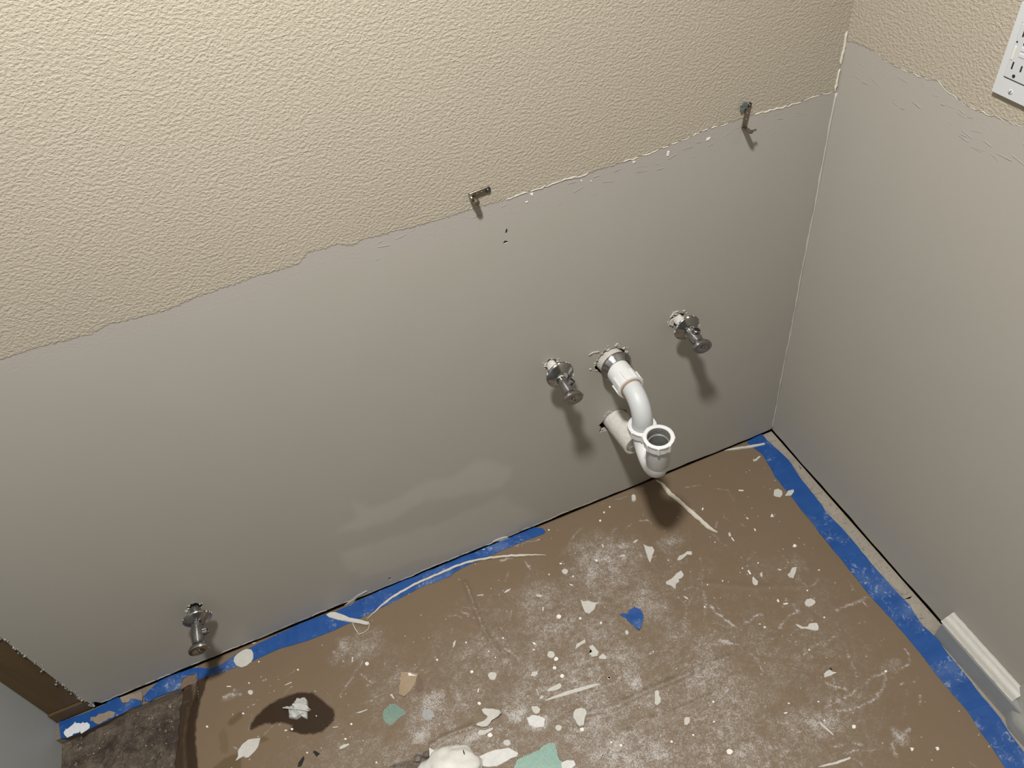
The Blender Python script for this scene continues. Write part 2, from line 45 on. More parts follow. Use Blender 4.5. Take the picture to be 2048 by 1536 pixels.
DISCS = [[(-0.5699,-0.1278),(-0.5715,-0.1302),(-0.5741,-0.1314),(-0.5768,-0.1314),(-0.5792,-0.1301),(-0.5811,-0.1281),(-0.5814,-0.1253),(-0.5814,-0.1223),(-0.5796,-0.1198),(-0.5768,-0.1191),(-0.574,-0.1186),(-0.5716,-0.1201),(-0.5699,-0.1222),(-0.5689,-0.125)],[(-0.6229,-0.2121),(-0.624,-0.214),(-0.6262,-0.2143),(-0.6281,-0.2146),(-0.6299,-0.2136),(-0.6311,-0.212),(-0.6317,-0.2101),(-0.6314,-0.2081),(-0.6302,-0.2064),(-0.6284,-0.2053),(-0.6263,-0.2054),(-0.6242,-0.2061),(-0.6232,-0.208),(-0.6221,-0.21)],[(-0.5886,-0.2322),(-0.5895,-0.2329),(-0.5905,-0.2337),(-0.5917,-0.2337),(-0.5928,-0.2331),(-0.5935,-0.2322),(-0.5937,-0.231),(-0.5937,-0.2298),(-0.5928,-0.2289),(-0.5917,-0.2284),(-0.5905,-0.2282),(-0.5894,-0.2288),(-0.5888,-0.2299),(-0.5883,-0.231)],[(-0.5635,-0.0204),(-0.564,-0.0213),(-0.5649,-0.0216),(-0.5657,-0.0217),(-0.5666,-0.0214),(-0.5672,-0.0206),(-0.5671,-0.0196),(-0.567,-0.0187),(-0.5664,-0.0181),(-0.5657,-0.0175),(-0.5649,-0.0176),(-0.5641,-0.0179),(-0.5635,-0.0185),(-0.5634,-0.0195)],[(-0.5635,-0.1431),(-0.5642,-0.1437),(-0.5649,-0.1442),(-0.5658,-0.1442),(-0.5666,-0.1438),(-0.5669,-0.143),(-0.5674,-0.1422),(-0.5669,-0.1414),(-0.5665,-0.1408),(-0.5658,-0.1403),(-0.5649,-0.1402),(-0.5642,-0.1407),(-0.5635,-0.1412),(-0.5633,-0.1421)],[(-0.6059,-0.1181),(-0.6063,-0.119),(-0.6071,-0.1191),(-0.608,-0.1194),(-0.6087,-0.1189),(-0.6092,-0.1183),(-0.6095,-0.1174),(-0.6092,-0.1165),(-0.6087,-0.1159),(-0.608,-0.1155),(-0.6072,-0.1156),(-0.6063,-0.1157),(-0.6059,-0.1165),(-0.6058,-0.1173)],[(-0.5568,-0.2576),(-0.5577,-0.2583),(-0.5585,-0.259),(-0.5596,-0.2586),(-0.5605,-0.2582),(-0.5613,-0.2576),(-0.5615,-0.2565),(-0.5612,-0.2556),(-0.5605,-0.2548),(-0.5596,-0.2542),(-0.5586,-0.2543),(-0.5575,-0.2546),(-0.5569,-0.2555),(-0.5567,-0.2565)],[(-0.8097,-0.1837),(-0.81,-0.1846),(-0.8108,-0.1849),(-0.8116,-0.185),(-0.8125,-0.1847),(-0.8131,-0.1838),(-0.8133,-0.183),(-0.8131,-0.1822),(-0.8127,-0.1814),(-0.812,-0.181),(-0.8112,-0.1809),(-0.8103,-0.1812),(-0.8098,-0.1821),(-0.8096,-0.1829)],[(-0.7412,-0.207),(-0.7417,-0.2078),(-0.7425,-0.2082),(-0.7434,-0.2081),(-0.7442,-0.2076),(-0.7447,-0.2069),(-0.7451,-0.2061),(-0.7449,-0.2053),(-0.7445,-0.2046),(-0.7437,-0.2042),(-0.7429,-0.2042),(-0.742,-0.2045),(-0.7414,-0.2052),(-0.7411,-0.2061)],[(-0.4553,-0.0483),(-0.4559,-0.0494),(-0.457,-0.05),(-0.4581,-0.0498),(-0.4591,-0.0493),(-0.4597,-0.0485),(-0.46,-0.0473),(-0.4596,-0.0461),(-0.4588,-0.0452),(-0.4579,-0.0446),(-0.4567,-0.0446),(-0.4555,-0.0448),(-0.4547,-0.0458),(-0.455,-0.0472)],[(-0.696,-0.2522),(-0.6967,-0.2527),(-0.6973,-0.2532),(-0.6982,-0.2533),(-0.699,-0.2528),(-0.6994,-0.2521),(-0.6997,-0.2513),(-0.6997,-0.2504),(-0.6991,-0.2499),(-0.6983,-0.2496),(-0.6975,-0.2494),(-0.6966,-0.2497),(-0.6963,-0.2505),(-0.6959,-0.2513)],[(-0.781,-0.2691),(-0.783,-0.2716),(-0.7855,-0.2736),(-0.7891,-0.2741),(-0.7923,-0.2721),(-0.7948,-0.2694),(-0.7952,-0.266),(-0.7955,-0.2625),(-0.7941,-0.2591),(-0.7908,-0.2576),(-0.787,-0.2577),(-0.784,-0.2601),(-0.7807,-0.2621),(-0.7795,-0.2659)],[(-0.8179,-0.2436),(-0.8183,-0.245),(-0.8197,-0.2453),(-0.821,-0.2455),(-0.8222,-0.2446),(-0.8235,-0.2439),(-0.824,-0.2424),(-0.8234,-0.2411),(-0.8231,-0.2396),(-0.8216,-0.2395),(-0.8203,-0.2394),(-0.819,-0.2398),(-0.8178,-0.2408),(-0.8173,-0.2423)],[(-0.708,-0.4039),(-0.7099,-0.4053),(-0.7118,-0.4068),(-0.7144,-0.4069),(-0.7169,-0.4058),(-0.7183,-0.4036),(-0.7191,-0.4014),(-0.7189,-0.399),(-0.7173,-0.3972),(-0.7151,-0.3961),(-0.7127,-0.3968),(-0.7104,-0.3976),(-0.709,-0.3994),(-0.7075,-0.4015)],[(-0.6729,-0.3015),(-0.6737,-0.3028),(-0.6751,-0.3035),(-0.6766,-0.303),(-0.678,-0.3026),(-0.6794,-0.3016),(-0.6796,-0.3),(-0.6792,-0.2986),(-0.6784,-0.2974),(-0.677,-0.2969),(-0.6755,-0.2965),(-0.6741,-0.2975),(-0.673,-0.2986),(-0.673,-0.3)],[(-0.666,-0.3217),(-0.6674,-0.3227),(-0.6689,-0.3233),(-0.6706,-0.3236),(-0.6721,-0.3228),(-0.6734,-0.3216),(-0.6737,-0.3199),(-0.6734,-0.3183),(-0.6723,-0.3171),(-0.6709,-0.3163),(-0.6691,-0.3158),(-0.6677,-0.317),(-0.6662,-0.3182),(-0.6656,-0.3199)],[(-0.6654,-0.2771),(-0.667,-0.2798),(-0.6699,-0.2813),(-0.6731,-0.2806),(-0.6761,-0.2797),(-0.6781,-0.2771),(-0.6796,-0.2741),(-0.6783,-0.2712),(-0.6764,-0.2689),(-0.6741,-0.2663),(-0.6706,-0.2668),(-0.6679,-0.2688),(-0.665,-0.2708),(-0.665,-0.2741)],[(-0.6629,-0.2875),(-0.6638,-0.289),(-0.6655,-0.2895),(-0.6673,-0.2894),(-0.6692,-0.2892),(-0.6704,-0.2876),(-0.6709,-0.2858),(-0.6705,-0.284),(-0.6691,-0.2828),(-0.6677,-0.2818),(-0.6657,-0.2814),(-0.6643,-0.2828),(-0.6626,-0.2838),(-0.662,-0.2857)],[(-0.8249,-0.3655),(-0.8261,-0.3669),(-0.8276,-0.368),(-0.8297,-0.3674),(-0.8318,-0.3671),(-0.8332,-0.3655),(-0.8338,-0.3635),(-0.8339,-0.3615),(-0.8323,-0.3604),(-0.8306,-0.3598),(-0.8288,-0.3593),(-0.8268,-0.36),(-0.8253,-0.3617),(-0.8253,-0.3636)],[(-0.8007,-0.3907),(-0.8015,-0.3932),(-0.8041,-0.3937),(-0.8067,-0.3936),(-0.8092,-0.3927),(-0.8108,-0.3906),(-0.8124,-0.3883),(-0.8122,-0.3856),(-0.8108,-0.3833),(-0.8081,-0.3825),(-0.8054,-0.383),(-0.8027,-0.3838),(-0.8008,-0.3859),(-0.8002,-0.3884)],[(-0.6736,-0.4224),(-0.6745,-0.4238),(-0.676,-0.4245),(-0.6778,-0.4244),(-0.679,-0.4233),(-0.6804,-0.4224),(-0.6806,-0.4209),(-0.6805,-0.4194),(-0.6796,-0.4182),(-0.678,-0.4178),(-0.6765,-0.4178),(-0.6748,-0.4182),(-0.6737,-0.4194),(-0.6732,-0.421)],[(-0.825,-0.305),(-0.8256,-0.3061),(-0.8267,-0.307),(-0.8282,-0.3066),(-0.8295,-0.3061),(-0.8305,-0.305),(-0.8311,-0.3037),(-0.8312,-0.3022),(-0.8302,-0.3012),(-0.8291,-0.3004),(-0.8276,-0.3007),(-0.826,-0.3009),(-0.8253,-0.3023),(-0.8248,-0.3037)],[(-0.5909,-0.36),(-0.5915,-0.361),(-0.5927,-0.3614),(-0.594,-0.3617),(-0.595,-0.3608),(-0.5958,-0.36),(-0.596,-0.3589),(-0.596,-0.3576),(-0.595,-0.3569),(-0.594,-0.3561),(-0.5928,-0.3565),(-0.5915,-0.3568),(-0.5906,-0.3577),(-0.5903,-0.3589)],[(-0.662,-0.4748),(-0.6624,-0.4755),(-0.6633,-0.4758),(-0.6642,-0.4756),(-0.6649,-0.4753),(-0.6656,-0.4747),(-0.6657,-0.4739),(-0.6656,-0.4732),(-0.6652,-0.4725),(-0.6643,-0.4723),(-0.6635,-0.4724),(-0.6626,-0.4725),(-0.6619,-0.4732),(-0.6619,-0.474)],[(-0.7757,-0.2191),(-0.7762,-0.2197),(-0.7768,-0.2201),(-0.7776,-0.2199),(-0.7782,-0.2196),(-0.7788,-0.2191),(-0.7791,-0.2184),(-0.7788,-0.2177),(-0.7784,-0.2172),(-0.7779,-0.2168),(-0.7772,-0.2168),(-0.7765,-0.2171),(-0.7759,-0.2176),(-0.7756,-0.2183)],[(-0.7689,-0.2358),(-0.7693,-0.2363),(-0.7699,-0.2365),(-0.7705,-0.2365),(-0.7711,-0.2363),(-0.7715,-0.2357),(-0.7719,-0.2352),(-0.7717,-0.2345),(-0.7714,-0.234),(-0.7708,-0.2337),(-0.7702,-0.2337),(-0.7696,-0.2341),(-0.7691,-0.2345),(-0.7689,-0.2351)],[(-1.2194,-0.1035),(-1.22,-0.1056),(-1.2215,-0.107),(-1.2237,-0.107),(-1.2261,-0.106),(-1.2276,-0.1037),(-1.2288,-0.1015),(-1.2292,-0.0991),(-1.2286,-0.0969),(-1.2266,-0.0963),(-1.2246,-0.0963),(-1.2224,-0.0969),(-1.2207,-0.0989),(-1.2191,-0.1012)],[(-1.2408,-0.1376),(-1.241,-0.1385),(-1.2417,-0.1389),(-1.2426,-0.139),(-1.2436,-0.1384),(-1.2445,-0.1377),(-1.245,-0.1367),(-1.2448,-0.1357),(-1.2447,-0.1348),(-1.244,-0.1343),(-1.2431,-0.1342),(-1.2421,-0.1347),(-1.2412,-0.1355),(-1.2407,-0.1366)],[(-1.3079,-0.1336),(-1.3083,-0.1345),(-1.3091,-0.1348),(-1.31,-0.1349),(-1.311,-0.1346),(-1.3119,-0.1337),(-1.3123,-0.1326),(-1.3127,-0.1315),(-1.3124,-0.1305),(-1.3116,-0.13),(-1.3106,-0.1303),(-1.3095,-0.1305),(-1.3088,-0.1315),(-1.3084,-0.1325)],[(-1.1581,-0.2056),(-1.1588,-0.2063),(-1.1596,-0.2067),(-1.1606,-0.2071),(-1.1617,-0.2064),(-1.1626,-0.2056),(-1.1632,-0.2044),(-1.1633,-0.2032),(-1.1629,-0.2023),(-1.162,-0.2017),(-1.1609,-0.202),(-1.1597,-0.2022),(-1.159,-0.2033),(-1.1584,-0.2044)],[(-1.1983,-0.0472),(-1.1987,-0.0478),(-1.1991,-0.0482),(-1.1999,-0.0481),(-1.2006,-0.048),(-1.2011,-0.0472),(-1.2017,-0.0465),(-1.2015,-0.0457),(-1.2013,-0.045),(-1.2008,-0.0447),(-1.2001,-0.0447),(-1.1994,-0.0449),(-1.1988,-0.0456),(-1.1983,-0.0464)],[(-1.1281,-0.0971),(-1.1282,-0.0981),(-1.129,-0.0985),(-1.13,-0.0986),(-1.1308,-0.0979),(-1.1315,-0.0971),(-1.1322,-0.0963),(-1.1319,-0.0953),(-1.1316,-0.0946),(-1.131,-0.094),(-1.1301,-0.0942),(-1.1293,-0.0944),(-1.1284,-0.0951),(-1.1281,-0.0961)],[(-1.2224,-0.0826),(-1.2228,-0.0832),(-1.2234,-0.0837),(-1.2241,-0.0838),(-1.2249,-0.0834),(-1.2256,-0.0827),(-1.2258,-0.0818),(-1.2261,-0.0809),(-1.2258,-0.0803),(-1.2252,-0.0799),(-1.2244,-0.08),(-1.2237,-0.0803),(-1.223,-0.0809),(-1.2226,-0.0817)],[(-1.1403,-0.258),(-1.1406,-0.2586),(-1.1412,-0.259),(-1.1419,-0.2589),(-1.1427,-0.2588),(-1.1432,-0.258),(-1.1435,-0.2573),(-1.1439,-0.2564),(-1.1435,-0.2558),(-1.1428,-0.2555),(-1.1421,-0.2553),(-1.1413,-0.2559),(-1.1408,-0.2565),(-1.1403,-0.2572)],[(-1.1126,-0.1999),(-1.1126,-0.2005),(-1.1132,-0.2006),(-1.1138,-0.2008),(-1.1143,-0.2004),(-1.115,-0.2),(-1.1152,-0.1993),(-1.1151,-0.1987),(-1.1149,-0.1983),(-1.1145,-0.1979),(-1.1139,-0.198),(-1.1132,-0.1981),(-1.1127,-0.1986),(-1.1124,-0.1993)],[(-0.9979,-0.1437),(-0.9988,-0.1451),(-1.0001,-0.1458),(-1.0017,-0.1459),(-1.0035,-0.1455),(-1.0045,-0.1437),(-1.0056,-0.1421),(-1.0053,-0.1403),(-1.0048,-0.1386),(-1.0034,-0.1377),(-1.0016,-0.1376),(-1,-0.1389),(-0.9983,-0.1399),(-0.998,-0.1419)],[(-0.872,-0.1931),(-0.8726,-0.1939),(-0.8734,-0.1946),(-0.8745,-0.1942),(-0.8755,-0.1941),(-0.8762,-0.1931),(-0.8764,-0.1921),(-0.8764,-0.1911),(-0.876,-0.1901),(-0.875,-0.1899),(-0.8741,-0.1895),(-0.873,-0.19),(-0.8723,-0.1909),(-0.8721,-0.192)],[(-1.0698,-0.2637),(-1.0704,-0.2643),(-1.0712,-0.2647),(-1.0721,-0.2648),(-1.0731,-0.2644),(-1.0739,-0.2636),(-1.0741,-0.2627),(-1.0744,-0.2616),(-1.0738,-0.261),(-1.0732,-0.2604),(-1.0722,-0.2604),(-1.0712,-0.2609),(-1.0705,-0.2617),(-1.0698,-0.2626)],[(-1.0541,-0.2422),(-1.0543,-0.2432),(-1.0551,-0.2437),(-1.0562,-0.2436),(-1.0571,-0.2431),(-1.0579,-0.2423),(-1.0582,-0.2413),(-1.0583,-0.2404),(-1.0578,-0.2396),(-1.0571,-0.2393),(-1.0562,-0.2392),(-1.0552,-0.2395),(-1.0545,-0.2403),(-1.0539,-0.2413)],[(-1.0282,-0.3255),(-1.0284,-0.3262),(-1.0291,-0.3265),(-1.0299,-0.3263),(-1.0306,-0.3261),(-1.0312,-0.3255),(-1.0315,-0.3247),(-1.0315,-0.324),(-1.0312,-0.3234),(-1.0307,-0.3229),(-1.0298,-0.323),(-1.029,-0.3233),(-1.0284,-0.3239),(-1.0282,-0.3247)],[(-0.5903,-0.3596),(-0.5911,-0.3603),(-0.592,-0.3611),(-0.5932,-0.3608),(-0.5943,-0.3604),(-0.5949,-0.3595),(-0.5953,-0.3585),(-0.5951,-0.3574),(-0.5944,-0.3565),(-0.5933,-0.356),(-0.592,-0.3559),(-0.591,-0.3566),(-0.5902,-0.3574),(-0.5899,-0.3585)],[(-0.4442,-0.4736),(-0.445,-0.4742),(-0.4458,-0.4748),(-0.4468,-0.4745),(-0.4477,-0.4741),(-0.4485,-0.4736),(-0.4485,-0.4726),(-0.4484,-0.4717),(-0.4477,-0.4709),(-0.4466,-0.4707),(-0.4456,-0.4707),(-0.4447,-0.4711),(-0.4442,-0.4719),(-0.4439,-0.4727)],[(-0.625,-0.4734),(-0.6255,-0.4744),(-0.6267,-0.4748),(-0.6279,-0.4747),(-0.6289,-0.474),(-0.6296,-0.4733),(-0.6298,-0.4723),(-0.63,-0.4712),(-0.6291,-0.4704),(-0.6281,-0.47),(-0.6269,-0.4703),(-0.6256,-0.4704),(-0.6249,-0.4713),(-0.6249,-0.4724)],[(-0.6385,-0.4619),(-0.6389,-0.4626),(-0.6398,-0.4628),(-0.6407,-0.4628),(-0.6415,-0.4625),(-0.6423,-0.4619),(-0.6425,-0.461),(-0.6423,-0.4602),(-0.6415,-0.4597),(-0.6409,-0.4591),(-0.6399,-0.4593),(-0.639,-0.4595),(-0.6385,-0.4603),(-0.6384,-0.4611)],[(-0.6618,-0.475),(-0.6625,-0.4754),(-0.6631,-0.4758),(-0.6638,-0.4757),(-0.6645,-0.4754),(-0.6651,-0.4749),(-0.6652,-0.4742),(-0.6651,-0.4735),(-0.6647,-0.473),(-0.664,-0.4726),(-0.6632,-0.4726),(-0.6625,-0.473),(-0.662,-0.4736),(-0.6619,-0.4743)],[(-0.4618,-0.5033),(-0.4626,-0.5038),(-0.4634,-0.504),(-0.4642,-0.5039),(-0.465,-0.5037),(-0.4656,-0.5031),(-0.4655,-0.5024),(-0.4654,-0.5017),(-0.4648,-0.5012),(-0.4641,-0.5007),(-0.4632,-0.5007),(-0.4624,-0.5011),(-0.4617,-0.5017),(-0.4618,-0.5025)],[(-0.4615,-0.5572),(-0.4633,-0.5587),(-0.4656,-0.5592),(-0.4681,-0.5596),(-0.47,-0.5583),(-0.472,-0.557),(-0.4715,-0.5549),(-0.4713,-0.5529),(-0.47,-0.551),(-0.4675,-0.5506),(-0.4651,-0.5506),(-0.4632,-0.5518),(-0.4616,-0.5532),(-0.4608,-0.5552)],[(-0.5055,-0.5078),(-0.5058,-0.5086),(-0.5068,-0.5089),(-0.5077,-0.5087),(-0.5087,-0.5084),(-0.5093,-0.5078),(-0.5094,-0.5069),(-0.5091,-0.5062),(-0.5086,-0.5055),(-0.5076,-0.5053),(-0.5067,-0.5053),(-0.506,-0.5057),(-0.5054,-0.5063),(-0.5052,-0.507)],[(-0.544,-0.5026),(-0.5444,-0.5036),(-0.5455,-0.5037),(-0.5465,-0.5037),(-0.5476,-0.5035),(-0.5482,-0.5026),(-0.5486,-0.5017),(-0.5482,-0.5008),(-0.5475,-0.5),(-0.5465,-0.4997),(-0.5455,-0.4998),(-0.5445,-0.5002),(-0.5438,-0.5009),(-0.5434,-0.5018)],[(-0.2541,-0.6053),(-0.2553,-0.6062),(-0.2568,-0.6071),(-0.2586,-0.607),(-0.26,-0.6062),(-0.2608,-0.6051),(-0.2609,-0.6038),(-0.2601,-0.6026),(-0.2592,-0.6014),(-0.2575,-0.6007),(-0.2557,-0.6009),(-0.2544,-0.6016),(-0.2536,-0.6027),(-0.2531,-0.6041)],[(-0.2824,-0.5465),(-0.2831,-0.547),(-0.2838,-0.5473),(-0.2847,-0.5473),(-0.2854,-0.5469),(-0.286,-0.5465),(-0.2859,-0.5457),(-0.2857,-0.545),(-0.2851,-0.5444),(-0.2842,-0.5443),(-0.2834,-0.5443),(-0.2827,-0.5446),(-0.2823,-0.5452),(-0.2819,-0.5458)],[(-0.1452,-0.5507),(-0.1463,-0.5512),(-0.1473,-0.5517),(-0.1485,-0.5518),(-0.1494,-0.5512),(-0.1503,-0.5506),(-0.1499,-0.5496),(-0.1496,-0.5487),(-0.1488,-0.5479),(-0.1476,-0.5476),(-0.1465,-0.5477),(-0.1455,-0.5481),(-0.1448,-0.5488),(-0.1449,-0.5497)],[(-0.3293,-0.5287),(-0.3301,-0.5291),(-0.3308,-0.5294),(-0.3317,-0.5295),(-0.3323,-0.529),(-0.3329,-0.5286),(-0.3328,-0.5279),(-0.3328,-0.5271),(-0.3322,-0.5265),(-0.3313,-0.5263),(-0.3304,-0.5263),(-0.3296,-0.5266),(-0.3291,-0.5272),(-0.3291,-0.528)],[(-0.293,-0.5764),(-0.2936,-0.5768),(-0.2944,-0.5771),(-0.2951,-0.577),(-0.2958,-0.5768),(-0.2962,-0.5763),(-0.2963,-0.5757),(-0.2959,-0.5751),(-0.2954,-0.5746),(-0.2947,-0.5744),(-0.294,-0.5745),(-0.2934,-0.5747),(-0.2931,-0.5752),(-0.2929,-0.5758)],[(-0.24,-0.4636),(-0.2406,-0.4641),(-0.2413,-0.4643),(-0.2421,-0.4644),(-0.2427,-0.464),(-0.2434,-0.4636),(-0.2434,-0.4629),(-0.2431,-0.4622),(-0.2424,-0.4617),(-0.2416,-0.4616),(-0.2408,-0.4615),(-0.2402,-0.4618),(-0.2398,-0.4623),(-0.2396,-0.463)],[(-0.3004,-0.2327),(-0.3007,-0.2334),(-0.3015,-0.2336),(-0.3023,-0.2335),(-0.3029,-0.2333),(-0.3033,-0.2327),(-0.3035,-0.232),(-0.303,-0.2314),(-0.3025,-0.2308),(-0.3019,-0.2303),(-0.3012,-0.2305),(-0.3004,-0.2306),(-0.3002,-0.2314),(-0.3,-0.232)],[(-0.1706,-0.3646),(-0.1714,-0.3651),(-0.1722,-0.3655),(-0.173,-0.3653),(-0.1737,-0.3651),(-0.1742,-0.3646),(-0.1741,-0.3638),(-0.1738,-0.3631),(-0.1733,-0.3624),(-0.1724,-0.3622),(-0.1716,-0.3622),(-0.171,-0.3626),(-0.1703,-0.3631),(-0.1706,-0.3638)],[(-0.1767,-0.4229),(-0.1773,-0.4235),(-0.1781,-0.4239),(-0.179,-0.4238),(-0.1798,-0.4236),(-0.1802,-0.423),(-0.1804,-0.4222),(-0.18,-0.4214),(-0.1792,-0.4208),(-0.1783,-0.4205),(-0.1775,-0.4207),(-0.1766,-0.4208),(-0.1763,-0.4215),(-0.1762,-0.4222)],[(-0.2537,-0.2718),(-0.2542,-0.2724),(-0.2549,-0.2727),(-0.2556,-0.2726),(-0.2563,-0.2724),(-0.2566,-0.2718),(-0.2567,-0.2711),(-0.2564,-0.2705),(-0.256,-0.2698),(-0.2552,-0.2694),(-0.2544,-0.2695),(-0.2538,-0.2699),(-0.2535,-0.2705),(-0.2533,-0.2711)],[(-0.4212,-0.0256),(-0.4222,-0.0263),(-0.423,-0.0271),(-0.424,-0.0267),(-0.4249,-0.0265),(-0.4254,-0.0256),(-0.4255,-0.0246),(-0.4254,-0.0236),(-0.4246,-0.0228),(-0.4238,-0.0222),(-0.4227,-0.0221),(-0.4219,-0.0227),(-0.4213,-0.0235),(-0.4211,-0.0245)],[(-0.4388,-0.0329),(-0.4394,-0.0337),(-0.4403,-0.0342),(-0.4413,-0.0344),(-0.4422,-0.0339),(-0.4427,-0.0331),(-0.4428,-0.0321),(-0.4424,-0.0311),(-0.4419,-0.0303),(-0.441,-0.0298),(-0.44,-0.0295),(-0.439,-0.0299),(-0.4386,-0.0309),(-0.4382,-0.0319)],[(-0.2693,-0.1972),(-0.2699,-0.1976),(-0.2705,-0.1981),(-0.2712,-0.198),(-0.2719,-0.1979),(-0.272,-0.1972),(-0.2723,-0.1966),(-0.272,-0.1959),(-0.2714,-0.1955),(-0.2708,-0.1952),(-0.2702,-0.1952),(-0.2696,-0.1954),(-0.2691,-0.1959),(-0.2692,-0.1966)],[(-0.3749,-0.1927),(-0.3752,-0.1933),(-0.3758,-0.1937),(-0.3765,-0.1935),(-0.3771,-0.1933),(-0.3774,-0.1928),(-0.3775,-0.1921),(-0.3772,-0.1915),(-0.3768,-0.191),(-0.3762,-0.1906),(-0.3755,-0.1906),(-0.3751,-0.1911),(-0.3745,-0.1914),(-0.3745,-0.1921)],[(-0.3002,-0.2326),(-0.3008,-0.2331),(-0.3015,-0.2333),(-0.3022,-0.2335),(-0.3028,-0.2331),(-0.3033,-0.2326),(-0.3033,-0.2319),(-0.3031,-0.2312),(-0.3026,-0.2306),(-0.3018,-0.2304),(-0.3011,-0.2304),(-0.3005,-0.2306),(-0.2999,-0.2311),(-0.2999,-0.2318)],[(-0.3335,-0.2736),(-0.334,-0.2741),(-0.3347,-0.2745),(-0.3355,-0.2744),(-0.3361,-0.2741),(-0.3364,-0.2736),(-0.3365,-0.2729),(-0.3363,-0.2723),(-0.3358,-0.2717),(-0.3351,-0.2714),(-0.3344,-0.2713),(-0.3338,-0.2717),(-0.3333,-0.2722),(-0.3334,-0.2729)],[(-0.363,-0.3116),(-0.3636,-0.3122),(-0.3643,-0.3126),(-0.3652,-0.3126),(-0.366,-0.3123),(-0.3664,-0.3116),(-0.3667,-0.3108),(-0.3664,-0.31),(-0.3657,-0.3094),(-0.3649,-0.3091),(-0.364,-0.3091),(-0.3632,-0.3094),(-0.3628,-0.3101),(-0.3626,-0.3108)],[(-0.3653,-0.227),(-0.3659,-0.2277),(-0.3667,-0.2281),(-0.3677,-0.2283),(-0.3684,-0.2277),(-0.3689,-0.2271),(-0.3692,-0.2262),(-0.3688,-0.2253),(-0.3681,-0.2246),(-0.3673,-0.2242),(-0.3664,-0.2244),(-0.3654,-0.2245),(-0.3651,-0.2253),(-0.3651,-0.2262)]]
STRIP1 = [(-0.9788,-0.0523),(-0.9464,-0.0367),(-0.9121,-0.0259),(-0.8678,-0.0193),(-0.8301,-0.0187),(-0.7898,-0.0175),(-0.7668,-0.0172),(-0.7414,-0.0201),(-0.7023,-0.03),(-0.6614,-0.0443),(-0.6219,-0.0615),(-0.6025,-0.0706),(-0.5953,-0.0757)]
STRIP2 = [(-0.3008,-0.0076),(-0.2942,-0.0197),(-0.2921,-0.0515),(-0.2846,-0.0733),(-0.2786,-0.1013),(-0.2709,-0.1297),(-0.264,-0.1586),(-0.2581,-0.1726),(-0.2545,-0.1804)]
HAIR = [(-1.0078,-0.0472),(-1.006,-0.0609),(-1.0012,-0.0782),(-0.9913,-0.0791),(-0.9812,-0.0739),(-0.9757,-0.0622)]
